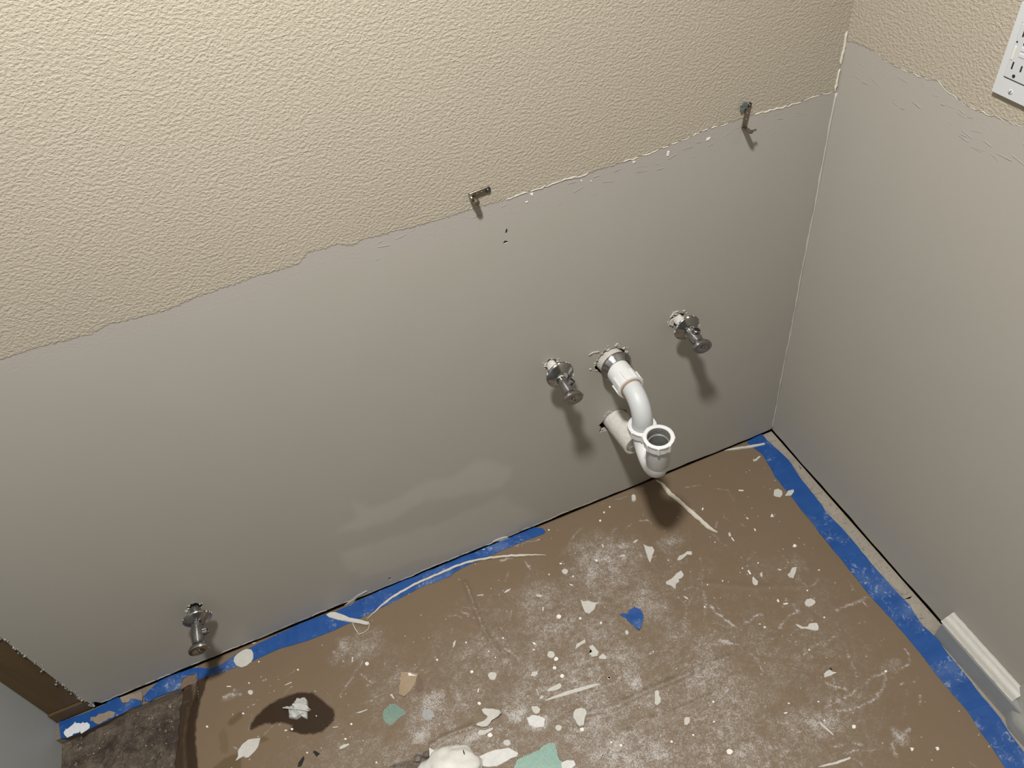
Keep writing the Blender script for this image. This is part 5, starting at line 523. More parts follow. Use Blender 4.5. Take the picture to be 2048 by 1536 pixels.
def slab_wall(us, vs_, lower, mapf):
    """drywall sheet as a closed solid; u along the wall, v up, w into the wall"""
    bm = bmesh.new()
    fr = [[bm.verts.new(mapf(u, lower(u) if k == 0 else v, 0)) for k, v in enumerate(vs_)] for u in us]
    bk = [[bm.verts.new(mapf(u, lower(u) if k == 0 else v, T)) for k, v in enumerate(vs_)] for u in us]
    nu, nv = len(us), len(vs_)
    for i in range(nu - 1):
        for k in range(nv - 1):
            bm.faces.new((fr[i][k], fr[i + 1][k], fr[i + 1][k + 1], fr[i][k + 1]))
            bm.faces.new((bk[i][k], bk[i][k + 1], bk[i + 1][k + 1], bk[i + 1][k]))
        bm.faces.new((fr[i][0], bk[i][0], bk[i + 1][0], fr[i + 1][0]))
        bm.faces.new((fr[i][-1], fr[i + 1][-1], bk[i + 1][-1], bk[i][-1]))
    for k in range(nv - 1):
        bm.faces.new((fr[0][k], fr[0][k + 1], bk[0][k + 1], bk[0][k]))
        bm.faces.new((fr[-1][k], bk[-1][k], bk[-1][k + 1], fr[-1][k + 1]))
    return bm

def wobble(u, s):
    return .5 * math.sin(u * 23 + s) + .3 * math.sin(u * 61 + 2 * s) + .2 * math.sin(u * 140 + s)

# base of valves and pipes on the back wall, (x, z)
VALVE_L, VALVE_R, VALVE_T = (-.5105, .4572), (-.2615, .4552), (-1.2475, .1817)
TRAP, CLEAN = (-.3960, .4120), (-.3905, .2490)

def ragged(c, r, seed, n=26, amp=.12):
    q = random.Random(seed); return [(c[0] + r * (1 + q.uniform(-amp, amp)) * math.cos(2 * math.pi * i / n), c[1] + r * (1 + q.uniform(-amp, amp)) * math.sin(2 * math.pi * i / n)) for i in range(n)]

us = edges_list(XE, 0.0, .008, -1.6, 0, .05)
vs2 = [0.0] + edges_list(.018, ZC, .008, .018, 1.25, .1)
low_b = lambda u: .0080 + .0022 * wobble(u, .7)
bm = slab_wall(us, vs2, low_b, lambda u, v, w: (u, w, v))
wall_back = struct('wall_back', bm, M['wall'])
cut = bmesh.new()
def prism(bm, poly):
    if area2(poly) < 0: poly = poly[::-1]
    a = [bm.verts.new((x, -.03, z)) for x, z in poly]; b = [bm.verts.new((x, .03, z)) for x, z in poly]
    bm.faces.new(a); bm.faces.new(b[::-1])
    for i in range(len(a)):
        j = (i + 1) % len(a); bm.faces.new((a[j], a[i], b[i], b[j]))
cq = ragged(CLEAN, .0262, 9, n=36, amp=.03)
for i, rr in ((16, 1.08), (17, 1.22), (18, 1.42), (19, 1.28), (20, 1.45), (21, 1.62), (22, 1.36), (23, 1.2), (24, 1.1)): cq[i] = (CLEAN[0] + (cq[i][0] - CLEAN[0]) * rr, CLEAN[1] + (cq[i][1] - CLEAN[1]) * rr)
holes = list(HOLES[:3]) + [cq] + [ragged(TRAP, .0305, 3, amp=.10), ragged(VALVE_L, .0125, 4, amp=.2), ragged(VALVE_R, .0135, 5, amp=.2), ragged(VALVE_T, .0125, 6, amp=.2)]
holes.append([(XE - .02, -.02), (XE + .016, -.02), (XE + .019, .006), (XE + .013, .018), (XE + .006, .022), (XE - .02, .026)])
for h in holes: prism(cut, h)
bmesh.ops.recalc_face_normals(cut, faces=cut.faces)
cme = bpy.data.meshes.new('cutter'); cut.to_mesh(cme); cut.free()
cob = bpy.data.objects.new('cutter', cme); COL.objects.link(cob)
md = wall_back.modifiers.new('cut', 'BOOLEAN'); md.operation = 'DIFFERENCE'; md.solver = 'EXACT'; md.object = cob
dg = bpy.context.evaluated_depsgraph_get()
newme = bpy.data.meshes.new_from_object(wall_back.evaluated_get(dg))
wall_back.modifiers.clear(); wall_back.data = newme; newme.name = 'wall_back'
bpy.data.objects.remove(cob); bpy.data.meshes.remove(cme)

co = co_of(newme)
pb = np.array(PAINT_BACK); o_ = np.argsort(pb[:, 0]); pb = pb[o_]
put_attr(newme, 'paint', np.clip(co[:, 2] - np.interp(co[:, 0], pb[:, 0], pb[:, 1]), -.3, .3))
pt = np.zeros(len(co))
wx = co[:, 0] + .02 * (fbm(co[:, 0], co[:, 2], 30, 3) - .5); wz = co[:, 2] + .02 * (fbm(co[:, 0], co[:, 2], 30, 5) - .5)
for k, P in enumerate(PATCHES):
    s = signed(wx, wz, P)
    pt = np.maximum(pt, np.clip((s + .004) / .016, 0, 1) * (.6 + .5 * fbm(co[:, 0], co[:, 2], 14, 8)))
pt = np.where(co[:, 1] > 1e-4, 0, pt)
put_attr(newme, 'patch', np.clip(pt, 0, 1))

# near-black board: shade of the stud space behind holes and floor gap, as colour
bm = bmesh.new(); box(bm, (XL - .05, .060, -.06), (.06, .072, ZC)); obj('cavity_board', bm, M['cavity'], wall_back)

def backmap(x, z, d): return (x, -d, z)
for k, P in enumerate(FLAPS):
    if k == 4: continue
    bm = plate_bm(P, -.0005, .0016, curl=.005 if k in (0, 1, 3) else .003, jitter=.0006, refine=.006, mapf=backmap)
    o = obj('torn_paper', bm, M['flap'] if k in (0, 1) else M['caulk'], wall_back)
for P in WHITEBITS:
    bm = plate_bm(P, -.0003, .0012, mapf=backmap); o = obj('paint_fleck', bm, M['chip_white'], wall_back)
# gypsum crumbs round the pipes
for k, (c, r0, r1, n) in enumerate(((TRAP, .029, .042, 18), (VALVE_L, .011, .018, 8), (VALVE_R, .012, .022, 11), (VALVE_T, .011, .017, 7), (CLEAN, .027, .036, 7))):
    bm = bmesh.new()
    q = random.Random(40 + k)
    for i in range(n):
        a = q.uniform(.1, 3.6) if k < 4 else q.uniform(1.2, 4.2); r = q.uniform(r0, r1); s = q.uniform(.0012, .0036)
        x, z = c[0] + r * math.cos(a), c[1] + r * math.sin(a)
        poly = [(x + s * q.uniform(.5, 1.4) * math.cos(b + a), z + s * q.uniform(.35, 1.0) * math.sin(b + a)) for b in (0, 1.2, 2.3, 3.4, 4.5, 5.5)]
        pb_ = plate_bm(poly, -.0003, q.uniform(.0008, .0025), mapf=backmap)
        me = bpy.data.meshes.new('t'); pb_.to_mesh(me); pb_.free(); bm.from_mesh(me); bpy.data.meshes.remove(me)
    o = obj('gypsum_crumbs', bm, M['gypsum'], wall_back); o['kind'] = 'stuff'

# ragged bead of paint left along the old backsplash line, right half of the back wall
def bead(path, mapf, wmin, wmax, th, seed, skip=.25, step=.005):
    q = random.Random(seed); bm = bmesh.new()
    path = densify(path, step); run = []
    pieces = []
    for p in path:
        if q.random() < skip and len(run) > 2:
            pieces.append(run); run = []
        run.append((p[0] + q.uniform(-.0008, .0008), p[1] + q.uniform(-.0015, .0015)))
    if len(run) > 2: pieces.append(run)
    for r in pieces:
        w = [q.uniform(wmin, wmax) for _ in r]; w[0] *= .3; w[-1] *= .3
        rb = ribbon_bm(r, w, -.0004, th * q.uniform(.6, 1.3))
        for v in rb.verts: v.co = Vector(mapf(*v.co))
        me = bpy.data.meshes.new('t'); rb.to_mesh(me); rb.free(); bm.from_mesh(me); bpy.data.meshes.remove(me)
    return bm
pbl = [tuple(p) for p in pb if p[0] > -.56]
o = obj('peeling_paint_edge', bead([p for p in pbl if p[0] < -.40], backmap, .0008, .0032, .0014, 3, .15), M['caulk'], wall_back)
o = obj('peeling_paint_edge', bead([p for p in pbl if p[0] > -.16], backmap, .001, .0034, .0014, 4, .12), M['strip'], wall_back)
o = obj('peeling_paint_edge', bead([p for p in pbl if -.40 <= p[0] <= -.16], backmap, .0006, .002, .001, 5, .45), M['strip'], wall_back)
zt = pbl[-1][1]
o = obj('peeling_paint_edge', bead([(-.004, zt), (-.003, zt + .035), (-.0025, zt + .075), (-.002, zt + .10)], backmap, .0012, .0036, .002, 6, .25), M['strip'], wall_back)

xs_ = np.arange(-1.50, -.03, .006)
o = obj('torn_paper_edge', bead([(x, low_b(x) + .0022) for x in xs_ if x < -.42], backmap, .0006, .0032, .0010, 16, .16), M['caulk'], wall_back)
o['kind'] = 'stuff'
# right wall
us = edges_list(0.0, 2.3, .010, 0, .9, .1)
low_r = lambda u: .0080 + .0020 * wobble(u, 2.1)
bm = slab_wall(us, vs2, low_r, lambda u, v, w: (w, -u, v))
wall_right = struct('wall_right', bm, M['wall'])
co = co_of(wall_right.data)
pr = np.array(PAINT_RIGHT); pr = pr[np.argsort(pr[:, 0])]
put_attr(wall_right.data, 'paint', np.clip(co[:, 2] - np.interp(co[:, 1], pr[:, 0], pr[:, 1]), -.3, .3))
put_attr(wall_right.data, 'patch', np.zeros(len(co)))
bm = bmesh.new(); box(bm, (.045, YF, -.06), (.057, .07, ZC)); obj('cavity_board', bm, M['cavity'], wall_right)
def rightmap(y, z, d): return (-d, y, z)
prl = [tuple(p) for p in pr]
o = obj('peeling_paint_edge', bead([p for p in prl if p[0] < -.03], rightmap, .0005, .0014, .0010, 9, .60), M['caulk'], wall_right)
# faint scraped ridges under the paint line on the right wall
bm = bmesh.new(); q = random.Random(5)
for i in range(34):
    y = q.uniform(-.36, -.03); z = np.interp(y, pr[:, 0], pr[:, 1]) - q.uniform(.004, .05)
    l = q.uniform(.003, .012); a = q.uniform(-.5, .5)
    rb = ribbon_bm([(y - l * math.cos(a), z - l * math.sin(a) * .5), (y, z), (y + l * math.cos(a), z + l * math.sin(a) * .5)], [.0005, q.uniform(.0008, .002), .0005], -.0003, q.uniform(.0005, .001))
    for v in rb.verts: v.co = Vector(rightmap(*v.co))
    me = bpy.data.meshes.new('t'); rb.to_mesh(me); rb.free(); bm.from_mesh(me); bpy.data.meshes.remove(me)
o = obj('scrape_ridges', bm, M['ridge'], wall_right); o['kind'] = 'stuff'
bm = bmesh.new(); q = random.Random(15)
for i in range(40):
    x = q.uniform(-.75, -.03); z = np.interp(x, pb[:, 0], pb[:, 1]) - q.uniform(.004, .045)
    l = q.uniform(.002, .010); a = q.uniform(-.5, .5)
    rb = ribbon_bm([(x - l * math.cos(a), z - l * math.sin(a) * .5), (x, z), (x + l * math.cos(a), z + l * math.sin(a) * .5)], [.0004, q.uniform(.0006, .0018), .0004], -.0003, q.uniform(.0004, .0009))
    for v in rb.verts: v.co = Vector(backmap(*v.co))
    me = bpy.data.meshes.new('t'); rb.to_mesh(me); rb.free(); bm.from_mesh(me); bpy.data.meshes.remove(me)
o = obj('scrape_ridges', bm, M['ridge'], wall_back); o['kind'] = 'stuff'

# caulk line in the corner
bm = bmesh.new()
tube(bm, [(-.0012 + .0006 * wobble(z, 1), -.0012 + .0006 * wobble(z, 3), z) for z in np.arange(.012, zt, .008)], [.0015 + .0006 * wobble(z * 2.3, 5) for z in np.arange(.012, zt, .008)], 8)
struct('trim_2', bm, M['caulk'], smooth=True)

# left wall, front wall, ceiling
bm = bmesh.new(); box(bm, (XL - .08, YF, -.022), (XL, .06, ZC)); struct('wall_left', bm, M['grey'])
bm = bmesh.new(); box(bm, (XL - .08, YF - .1, -.03), (.06, YF, ZC)); struct('wall_front', bm, M['roompaint'])
bm = bmesh.new(); box(bm, (XL - .08, YF - .1, ZC), (.06, .08, ZC + .08)); struct('ceiling', bm, M['ceiling'])

# bare wood board between the drywall end and the left wall, with the plate it stands on
bm = bmesh.new(); box(bm, (XL + .0005, .0035, .034), (XE + .012, .030, ZC - .001)); bmesh.ops.bevel(bm, geom=bm.edges[:], offset=.0015, segments=1, affect='EDGES')
t1 = struct('trim_1', bm, M['wood'])
bm = bmesh.new(); box(bm, (XL + .0005, -.0005, .0012), (XE + .004, .032, .033)); bmesh.ops.bevel(bm, geom=bm.edges[:], offset=.0015, segments=1, affect='EDGES')
obj('bottom_plate', bm, M['wood'], t1)
# crumbs of plaster along the torn drywall end
bm = bmesh.new(); q = random.Random(77)
for i in range(110):
    z = .01 + .33 * q.random() ** 1.15; x = XE + q.gauss(.0015, .0025); s = q.uniform(.0007, .0020) * (1.4 if z < .06 else 1)
    g = bmesh.ops.create_icosphere(bm, subdivisions=1, radius=s, matrix=Matrix.Translation((x, q.uniform(-.002, .003), z)))
    for v in g['verts']: v.co += Vector((q.uniform(-.4, .4), q.uniform(-.4, .4), q.uniform(-.4, .4))) * s
o = obj('plaster_crumbs', bm, M['compound'], wall_back); o['kind'] = 'stuff'

# ------------------------------------------------------------------ floor: slab with a shallow bed opened up at the left end
XP, YP, ZP = -1.322, -.034, -.020
bm = bmesh.new()
box(bm, (XP, YF, -.06), (-.0002, -.0002, 0))
box(bm, (XL - .08, -.0002, -.10), (.06, .062, -.055))
box(bm, (-.0002, YF, -.10), (.06, -.0002, -.055))
floor = struct('floor', bm, M['slab'])
bm = bmesh.new(); box(bm, (XL - .08, YP, -.06), (XP - .0002, -.0002, 0)); obj('ledge', bm, M['ledge_mortar'], floor)
nx, ny = 60, 80
xs = np.linspace(XL - .002, XP + .0, nx); ys = np.linspace(YP, -.55, ny)
X, Y = np.meshgrid(xs, ys, indexing='ij')
Z = ZP + .010 * (fbm(X, Y, 38, 2) - .5) + .007 * (fbm(X, Y, 130, 5) - .5)
def grid_mesh(name, X, Y, Z):
    nx, ny = X.shape
    me = bpy.data.meshes.new(name)
    verts = np.stack([X, Y, Z], -1).reshape(-1, 3)
    i = np.arange(nx * ny).reshape(nx, ny)
    f = np.stack([i[:-1, :-1], i[1:, :-1], i[1:, 1:], i[:-1, 1:]], -1).reshape(-1, 4)
    me.from_pydata(verts.tolist(), [], f.tolist())
    me.polygons.foreach_set('use_smooth', [True] * len(me.polygons))
    me.update()
    return me
link('dirt_bed', grid_mesh('dirt_bed', X, Y, Z), M['dirt'], floor)
# loose grit in the bed
bm = bmesh.new(); q = random.Random(21)
for i in range(120):
    x = q.uniform(XL + .012, XP - .02); y = q.uniform(-.30, YP - .006); s = q.uniform(.0007, .0019) * (2.2 if q.random() < .06 else 1)
    g = bmesh.ops.create_icosphere(bm, subdivisions=1, radius=s, matrix=Matrix.Translation((x, y, ZP + .002)))
    for v in g['verts']: v.co += Vector((q.uniform(-.5, .5), q.uniform(-.5, .5), q.uniform(-.5, .5))) * s
o = obj('grit', bm, M['ledge_mortar'], floor); o['kind'] = 'stuff'
bm = bmesh.new(); q = random.Random(22)
for i in range(40):
    x = q.uniform(XL + .03, XP - .01); y = q.uniform(-.26, YP - .01); s = q.uniform(.0007, .0016) * (2.4 if i == 0 else 1)
    bmesh.ops.create_icosphere(bm, subdivisions=1, radius=s, matrix=Matrix.Translation((x, y, ZP + .004)))
o = obj('grit', bm, M['chip'], floor); o['kind'] = 'stuff'
# mortar left on the slab between tape and right wall
bm = bmesh.new(); q = random.Random(23)
for i in range(26):
    y = -.02 - i * .02 + q.uniform(-.006, .006)
    w = .020 + .008 * math.sin(i * .9) + q.uniform(-.004, .004)
    poly = [(-.006, y + .012), (-.006 - w, y + .010), (-.009 - w, y), (-.006 - w, y - .010), (-.006, y - .012)]
    b2 = plate_bm(poly, -.0004, q.uniform(.0008, .0022), jitter=.0025, refine=.006)
    me = bpy.data.meshes.new('t'); b2.to_mesh(me); b2.free(); bm.from_mesh(me); bpy.data.meshes.remove(me)
o = obj('mortar_smears', bm, M['slab'], floor); o['kind'] = 'stuff'

# ------------------------------------------------------------------ brown floor paper
PT = .0012
pl = np.array(PAPER_L); pw = np.array(WET_L); prr = np.array(PAPER_R)
def xat(y, arr):
    a = arr[np.argsort(arr[:, 1])]; return np.interp(y, a[:, 1], a[:, 0])
YB, YE = -.0012, -.86
ny = int((YB - YE) / .0028); nx = 520
ys = np.linspace(YB, YE, ny)
xl = xat(ys, pl) + .004 * (vnoise(ys, ys * 0, 120, 3) - .5); xr = xat(ys, prr)
u = np.linspace(0, 1, nx)
X = xl[None, :] + (xr - xl)[None, :] * u[:, None]; Y = np.repeat(ys[None, :], nx, 0)
Z = np.full(X.shape, PT)
for path, h, w in CREASES:
    d = seg_dist(X, Y, path); Z += h * 1.1 * np.exp(-(d / (w * .62)) ** 2)
Z += .0016 * fbm(X, Y, 12, 4)
dl = X - xat(Y, pw)                       # < 0 inside the wet, drooping margin
drop = np.clip(-dl / .03, 0, 1)
inpit = np.clip((YP - .004 - Y) / .02, 0, 1)
Z -= drop ** 1.3 * .016 * inpit * (X < XP + .001)
Z += .003 * np.exp(-((dl + .028) / .005) ** 2) * (fbm(X, Y, 60, 6))
dust = np.zeros(X.shape)
for (cx, cy, rx, ry, s) in DUST:
    wx = X - cx + .03 * (fbm(X, Y, 40, 11) - .5); wy = Y - cy + .03 * (fbm(X, Y, 40, 13) - .5)
    r = np.hypot(wx / rx, wy / ry)
    dust = np.maximum(dust, s * np.clip(1.25 - r, 0, 1) ** .7 * .85 * (.55 + .75 * fbm(X, Y, 60, 17)))
glob = np.clip(1 - np.hypot((X + .70) / .66, (Y + .45) / .40), 0, 1)
dust = np.maximum(dust, .50 * glob ** .6 * (.25 + 1.2 * fbm(X, Y, 22, 23)) * (.7 + .6 * vnoise(X * .35 + Y * .2, Y - X * .3, 320, 24)))
for path, w, s in STROKES:
    jx = X + .004 * (vnoise(X, Y, 150, 31) - .5); jy = Y + .004 * (vnoise(X, Y, 150, 33) - .5)
    d = seg_dist(jx, jy, path)
    dust = np.maximum(dust, s * np.exp(-(d / (w * .5)) ** 2) * (.35 + .9 * vnoise(X, Y, 260, 35)))
q = random.Random(99)
for i in range(230):
    x = q.uniform(-1.3, -.12); y = q.uniform(-.72, -.07)
    if q.random() > .35 + .65 * max(0, 1 - math.hypot((x + .65) / .6, (y + .4) / .35)): continue
    a = q.uniform(0, 6.3); p = [(x, y)]
    for k in range(q.randint(2, 5)):
        a += q.uniform(-.5, .5); l = q.uniform(.003, .014); p.append((p[-1][0] + l * math.cos(a), p[-1][1] + l * math.sin(a)))
    m_ = (np.abs(X - x) < .07) & (np.abs(Y - y) < .07)
    d = seg_dist(X[m_], Y[m_], p); w = q.uniform(.0012, .0024)
    dust[m_] = np.maximum(dust[m_], q.uniform(.25, .75) * np.exp(-(d / w) ** 2) * (.4 + .8 * vnoise(X[m_], Y[m_], 300, 37)))
dust *= np.clip((dl - .0) / .02, .1, 1)
sx = X + .004 * (fbm(X, Y, 150, 41) - .5); sy = Y + .004 * (fbm(X, Y, 150, 43) - .5)
wet = np.clip(signed(sx, sy, PUDDLE) / .0025 + .5, 0, 1)
wet = np.maximum(wet, np.clip((-dl + .006 * (fbm(X, Y, 120, 45) - .5)) / .003 + .5, 0, 1) * np.clip((YP + .01 - Y) / .01, 0, 1) * .93)
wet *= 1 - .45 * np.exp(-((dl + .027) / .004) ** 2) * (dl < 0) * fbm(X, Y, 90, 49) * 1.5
stain = np.zeros(X.shape)
for k, P in enumerate(STAINS):
    s = np.clip(signed(sx, sy, P) / .004 + .5, 0, 1)
    if k == 3: wet = np.maximum(wet, s * .8 * (.3 + 1.0 * fbm(X, Y, 60, 47)))
    else: stain = np.maximum(stain, s * (.45 if k == 4 else .9))
me = grid_mesh('floor_paper', X, Y, Z)
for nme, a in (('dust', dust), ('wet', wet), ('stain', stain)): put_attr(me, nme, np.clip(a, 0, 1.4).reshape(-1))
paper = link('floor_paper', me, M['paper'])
md = paper.modifiers.new('thickness', 'SOLIDIFY'); md.thickness = .0006; md.offset = -1
tag(paper, 'brown paper floor covering, dusty and stained, spread over the whole floor', 'floor paper')
ZN = PT + .0008      # top of the paper
from bisect import bisect
def paper_z(x, y):
    j = int(np.clip(round((YB - y) / (YB - YE) * (ny - 1)), 0, ny - 1)); i = int(np.clip(round((x - xl[j]) / (xr[j] - xl[j]) * (nx - 1)), 0, nx - 1))
    return float(Z[i, j])

# ------------------------------------------------------------------ blue masking tape
tapes = []
for k, (lab, P) in enumerate(TAPES):
    if k == 0: P = [(x, y + (.009 if y > -.024 else 0)) for x, y in P]
    P = [(x, min(y, -.0006)) for x, y in P]
    bm = plate_bm(P, .0026 if k != 4 else .0031, .0005, refine=.012, jitter=.0006, wave=.0010)
    tapes.append(tag(obj('masking_tape', bm, M['tape']), lab, 'tape'))
obj('white_smear', plate_bm(TAPE_WHITE, .0038, .0005, jitter=.0038, refine=.0045), M['smear'], tapes[0])
obj('bare_card', plate_bm(TAPE_BEIGE, .0038, .0005, jitter=.0022, refine=.005), M['card'], tapes[0])
tag(obj('card_scrap', plate_bm(TAPE_CARD, .0030, .0008, jitter=.0022, refine=.006, curl=.004), M['card']), 'torn brown card scrap between two pieces of blue tape at the left', 'card')

fo = obj('torn_fold', plate_bm(FOLD, .0042, .0008, curl=.004, refine=.006), M['fold_shade'], paper)
# ------------------------------------------------------------------ fittings on the back wall
OUT = (math.pi / 2, 0, 0)     # local z points out of the back wall, local y up

def flakes_on(parent, name, prof, n, seed, mat, amax=6.3, amin=0.0):
    """dried paint splashes hugging a turned surface: prof(t) -> (radius, height, slope normal z)"""
    q = random.Random(seed); bm = bmesh.new()
    for i in range(n):
        a = q.uniform(amin, amax); t = q.random(); r, h = prof(t); s = q.uniform(.0012, .0035)
        ring = []
        for b in np.linspace(0, 2 * math.pi, 7)[:-1]:
            rr = s * q.uniform(.5, 1.1); da = rr * math.cos(b) / max(r, .004); dh = rr * math.sin(b)
            ring.append(((r + .0006) * math.cos(a + da), (r + .0006) * math.sin(a + da), h + dh))
        c = bm.verts.new(((r + .0011) * math.cos(a), (r + .0011) * math.sin(a), h))
        vs_ = [bm.verts.new(p) for p in ring]
        for k in range(6): bm.faces.new((vs_[k], vs_[(k + 1) % 6], c))
    return obj(name, bm, mat, parent)

def make_valve(name, label, base, port_dir, white_stub, spin, esc_y, tip_y, seed, tilt=0.0):
    t = thing(name, label, 'valve', (base[0], 0, base[1]), OUT)
    q = random.Random(seed)
    bm = bmesh.new()
    ph = [q.uniform(0, 6) for _ in range(4)]
    lathe(bm, [(0, -.02), (.0088, -.02), (.0088, .006), (.0096, .012), (.0086, .018), (.0092, .026), (.0086, esc_y), (.0086, esc_y + .012), (0, esc_y + .012)], 24,
          wob=(lambda a, k: .10 * math.sin(3 * a + ph[0] + k) + .05 * math.sin(7 * a + k * 2)) if white_stub else None)
    auto_smooth(obj('stub_pipe', bm, M['pvc_old'] if white_stub else M['chrome'], t))
    # domed escutcheon that has slid off the wall
    bm = bmesh.new(); e = esc_y
    lathe(bm, [(.0106, e + .0050), (.0118, e + .0056), (.0130, e + .0050), (.0175, e + .0022), (.0222, e - .0012), (.0248, e - .0032), (.0256, e - .0046), (.0256, e - .0060), (.0248, e - .0062), (.0240, e - .0048), (.0205, e - .0020), (.0150, e + .0012), (.0106, e + .0034), (.0106, e + .0050)], 48)
    esc = auto_smooth(obj('escutcheon', bm, M['chrome'], t), 50)
    esc.rotation_euler = (tilt, .06, 0)
    fl = flakes_on(esc, 'paint_splash', lambda u: (.0252, e - .0052 + .0015 * u), 9, seed + 5, M['chip_white'], 3.4, -.4); fl['kind'] = 'stuff'
    # body: collar, hex, barrel, bonnet
    b0 = esc_y + .007
    bm = bmesh.new()
    lathe(bm, [(0, b0 - .003), (.0090, b0 - .003), (.0096, b0 - .002), (.0096, b0 + .0085), (.0090, b0 + .0095), (0, b0 + .0095)], 8)
    auto_smooth(obj('compression_nut', bm, M['chrome'], t), 25)
    bm = bmesh.new(); b1 = b0 + .009
    lathe(bm, [(0, b1), (.0104, b1), (.0112, b1 + .001), (.0112, tip_y - .019), (.0106, tip_y - .018), (.0106, tip_y - .011), (.0092, tip_y - .010), (.0085, tip_y - .006), (0, tip_y - .006)], 32)
    auto_smooth(obj('valve_body', bm, M['chrome'], t))
    # open outlet port
    pz = (b1 + tip_y - .020) / 2
    d = Vector((port_dir[0], port_dir[1], 0)).normalized()
    bm = bmesh.new()
    lathe(bm, [(0, .0005), (.0066, .0005), (.0068, .0168), (.0062, .0174), (.0050, .0174), (.0048, .0040), (0, .0040)], 24)
    po = auto_smooth(obj('outlet_port', bm, M['chrome'], t))
    po.matrix_local = Matrix.Translation((0, 0, pz)) @ d.to_track_quat('Z', 'Y').to_matrix().to_4x4()
    bm = bmesh.new(); lathe(bm, [(0, .0042), (.00475, .0042), (.00475, .0150), (.0046, .0154), (0, .0154)], 20)
    bo = auto_smooth(obj('bore', bm, M['black'], po))
    # oval handle
    bm = bmesh.new()
    lathe(bm, [(0, tip_y - .0085), (.012, tip_y - .0085), (.0165, tip_y - .0076), (.0188, tip_y - .0040), (.0190, tip_y - .0010), (.0178, tip_y + .0014), (.0135, tip_y + .0022), (.0060, tip_y + .0017), (.0050, tip_y + .0008), (0, tip_y + .0008)], 48, 1.0, .74)
    h = auto_smooth(obj('handle', bm, M['chrome'], t), 50)
    h.rotation_euler = (0, 0, spin)
    bm = bmesh.new(); lathe(bm, [(0, tip_y + .0022), (.0022, tip_y + .0020), (.0028, tip_y + .0006), (0, tip_y + .0005)], 16)
    sc = obj('handle_screw', bm, M['steel'], h, smooth=True)
    return t

make_valve('supply_valve', 'chrome supply stop valve to the left of the white drain trap', VALVE_L, (.72, .7), True, -.10, .0385, .0915, 11, -.10)
make_valve('supply_valve', 'chrome supply stop valve to the right of the white drain trap, nearest the corner', VALVE_R, (.25, 1.0), True, -.35, .0335, .0845, 12, .0)
make_valve('toilet_valve', 'chrome stop valve low on the wall near the left end, above the blue tape', VALVE_T, (1.0, -.1), False, .10, .0290, .0890, 13, .10)

# drain trap
def nut(name, parent, r, r_in, h, mat, ribs=8, z0=0.0, rib=.0022):
    bm = bmesh.new()
    lathe(bm, [(r_in, z0), (r - .001, z0), (r, z0 + .001), (r, z0 + h - .004), (r + .0014, z0 + h - .003), (r + .0014, z0 + h - .0006), (r + .0006, z0 + h), (r_in + .001, z0 + h), (r_in, z0 + h - .001), (r_in, z0)], 56)
    o = auto_smooth(obj(name, bm, mat, parent), 40)
    for i in range(ribs):
        a = 2 * math.pi * (i + .35) / ribs
        bm = bmesh.new(); box(bm, (r - .0006, -.0022, z0 + .0015), (r + rib, .0022, z0 + h - .0008))
        bmesh.ops.bevel(bm, geom=bm.edges[:], offset=.0006, segments=1, affect='EDGES')
        k = obj('grip_rib', bm, mat, o); k.rotation_euler = (0, 0, a)
    return o

trap = thing('drain_trap', 'white plastic drain trap with open upturned end, coming out of the back wall', 'drain pipe', (TRAP[0], 0, TRAP[1]), OUT)
bm = bmesh.new()
lathe(bm, [(0, -.02), (.0272, -.02), (.0268, .002), (.0262, .008), (.0270, .014), (.0258, .020), (0, .020)], 40, wob=lambda a, k: .035 * math.sin(4 * a + k * 1.3) + .03 * math.sin(9 * a + k * 2.1))
auto_smooth(obj('wall_stub', bm, M['gypsum'], trap))
bm = bmesh.new()
lathe(bm, [(.0212, .0300), (.0225, .0302), (.0235, .0290), (.0262, .0255), (.0296, .0215), (.0306, .0195), (.0306, .0180), (.0298, .0178), (.0270, .0210), (.0212, .0265), (.0212, .0300)], 56)
e = auto_smooth(obj('escutcheon', bm, M['chrome'], trap), 50); e.rotation_euler = (-.10, .05, 0)
bm = bmesh.new(); lathe(bm, [(0, .018), (.0222, .018), (.0222, .0500), (.0212, .0510), (0, .0510)], 48); auto_smooth(obj('trap_adapter', bm, M['pvc'], trap))
nut('slip_nut', trap, .0230, .0190, .0265, M['pvc'], 8, .0500)
bm = bmesh.new(); lathe(bm, [(.0175, .0750), (.0196, .0750), (.0196, .0785), (.0175, .0785), (.0175, .0750)], 40); auto_smooth(obj('washer', bm, M['washer'], trap))
# coordinates of the bends, relative to the trap root: local (x, up, out)
def loc(x, y, z): return (x - TRAP[0], z - TRAP[1], -y)
N1 = (-.3988, -.1222, .362); N2 = (-.4105, -.1990, .418)
R1 = .0415
path = [(-.3955, -.060, .412), (-.3955, -.0807, .412)]
for k in range(1, 15):
    a = math.pi / 2 * k / 14
    path.append((-.3955 - .0033 * k / 14, -.0807 - R1 * math.sin(a), .412 - R1 * (1 - math.cos(a))))
path += [(N1[0], N1[1], .358), (N1[0], N1[1], .343)]
bm = tube(bmesh.new(), [loc(*p) for p in path], .0178, 32)
auto_smooth(obj('trap_arm', bm, M['pvc_dull'], trap))
ZU = .351
dx, dy = N2[0] - N1[0], N2[1] - N1[1]; RU = math.hypot(dx, dy) / 2
mx, my = (N1[0] + N2[0]) / 2, (N1[1] + N2[1]) / 2
path = [(N1[0], N1[1], .3565)]
for k in range(0, 25):
    a = math.pi * k / 24
    path.append((mx - dx / 2 * math.cos(a), my - dy / 2 * math.cos(a), ZU - RU * math.sin(a)))
path += [(N2[0], N2[1], ZU + .012)]
bm = tube(bmesh.new(), [loc(*p) for p in path], .0182, 36)
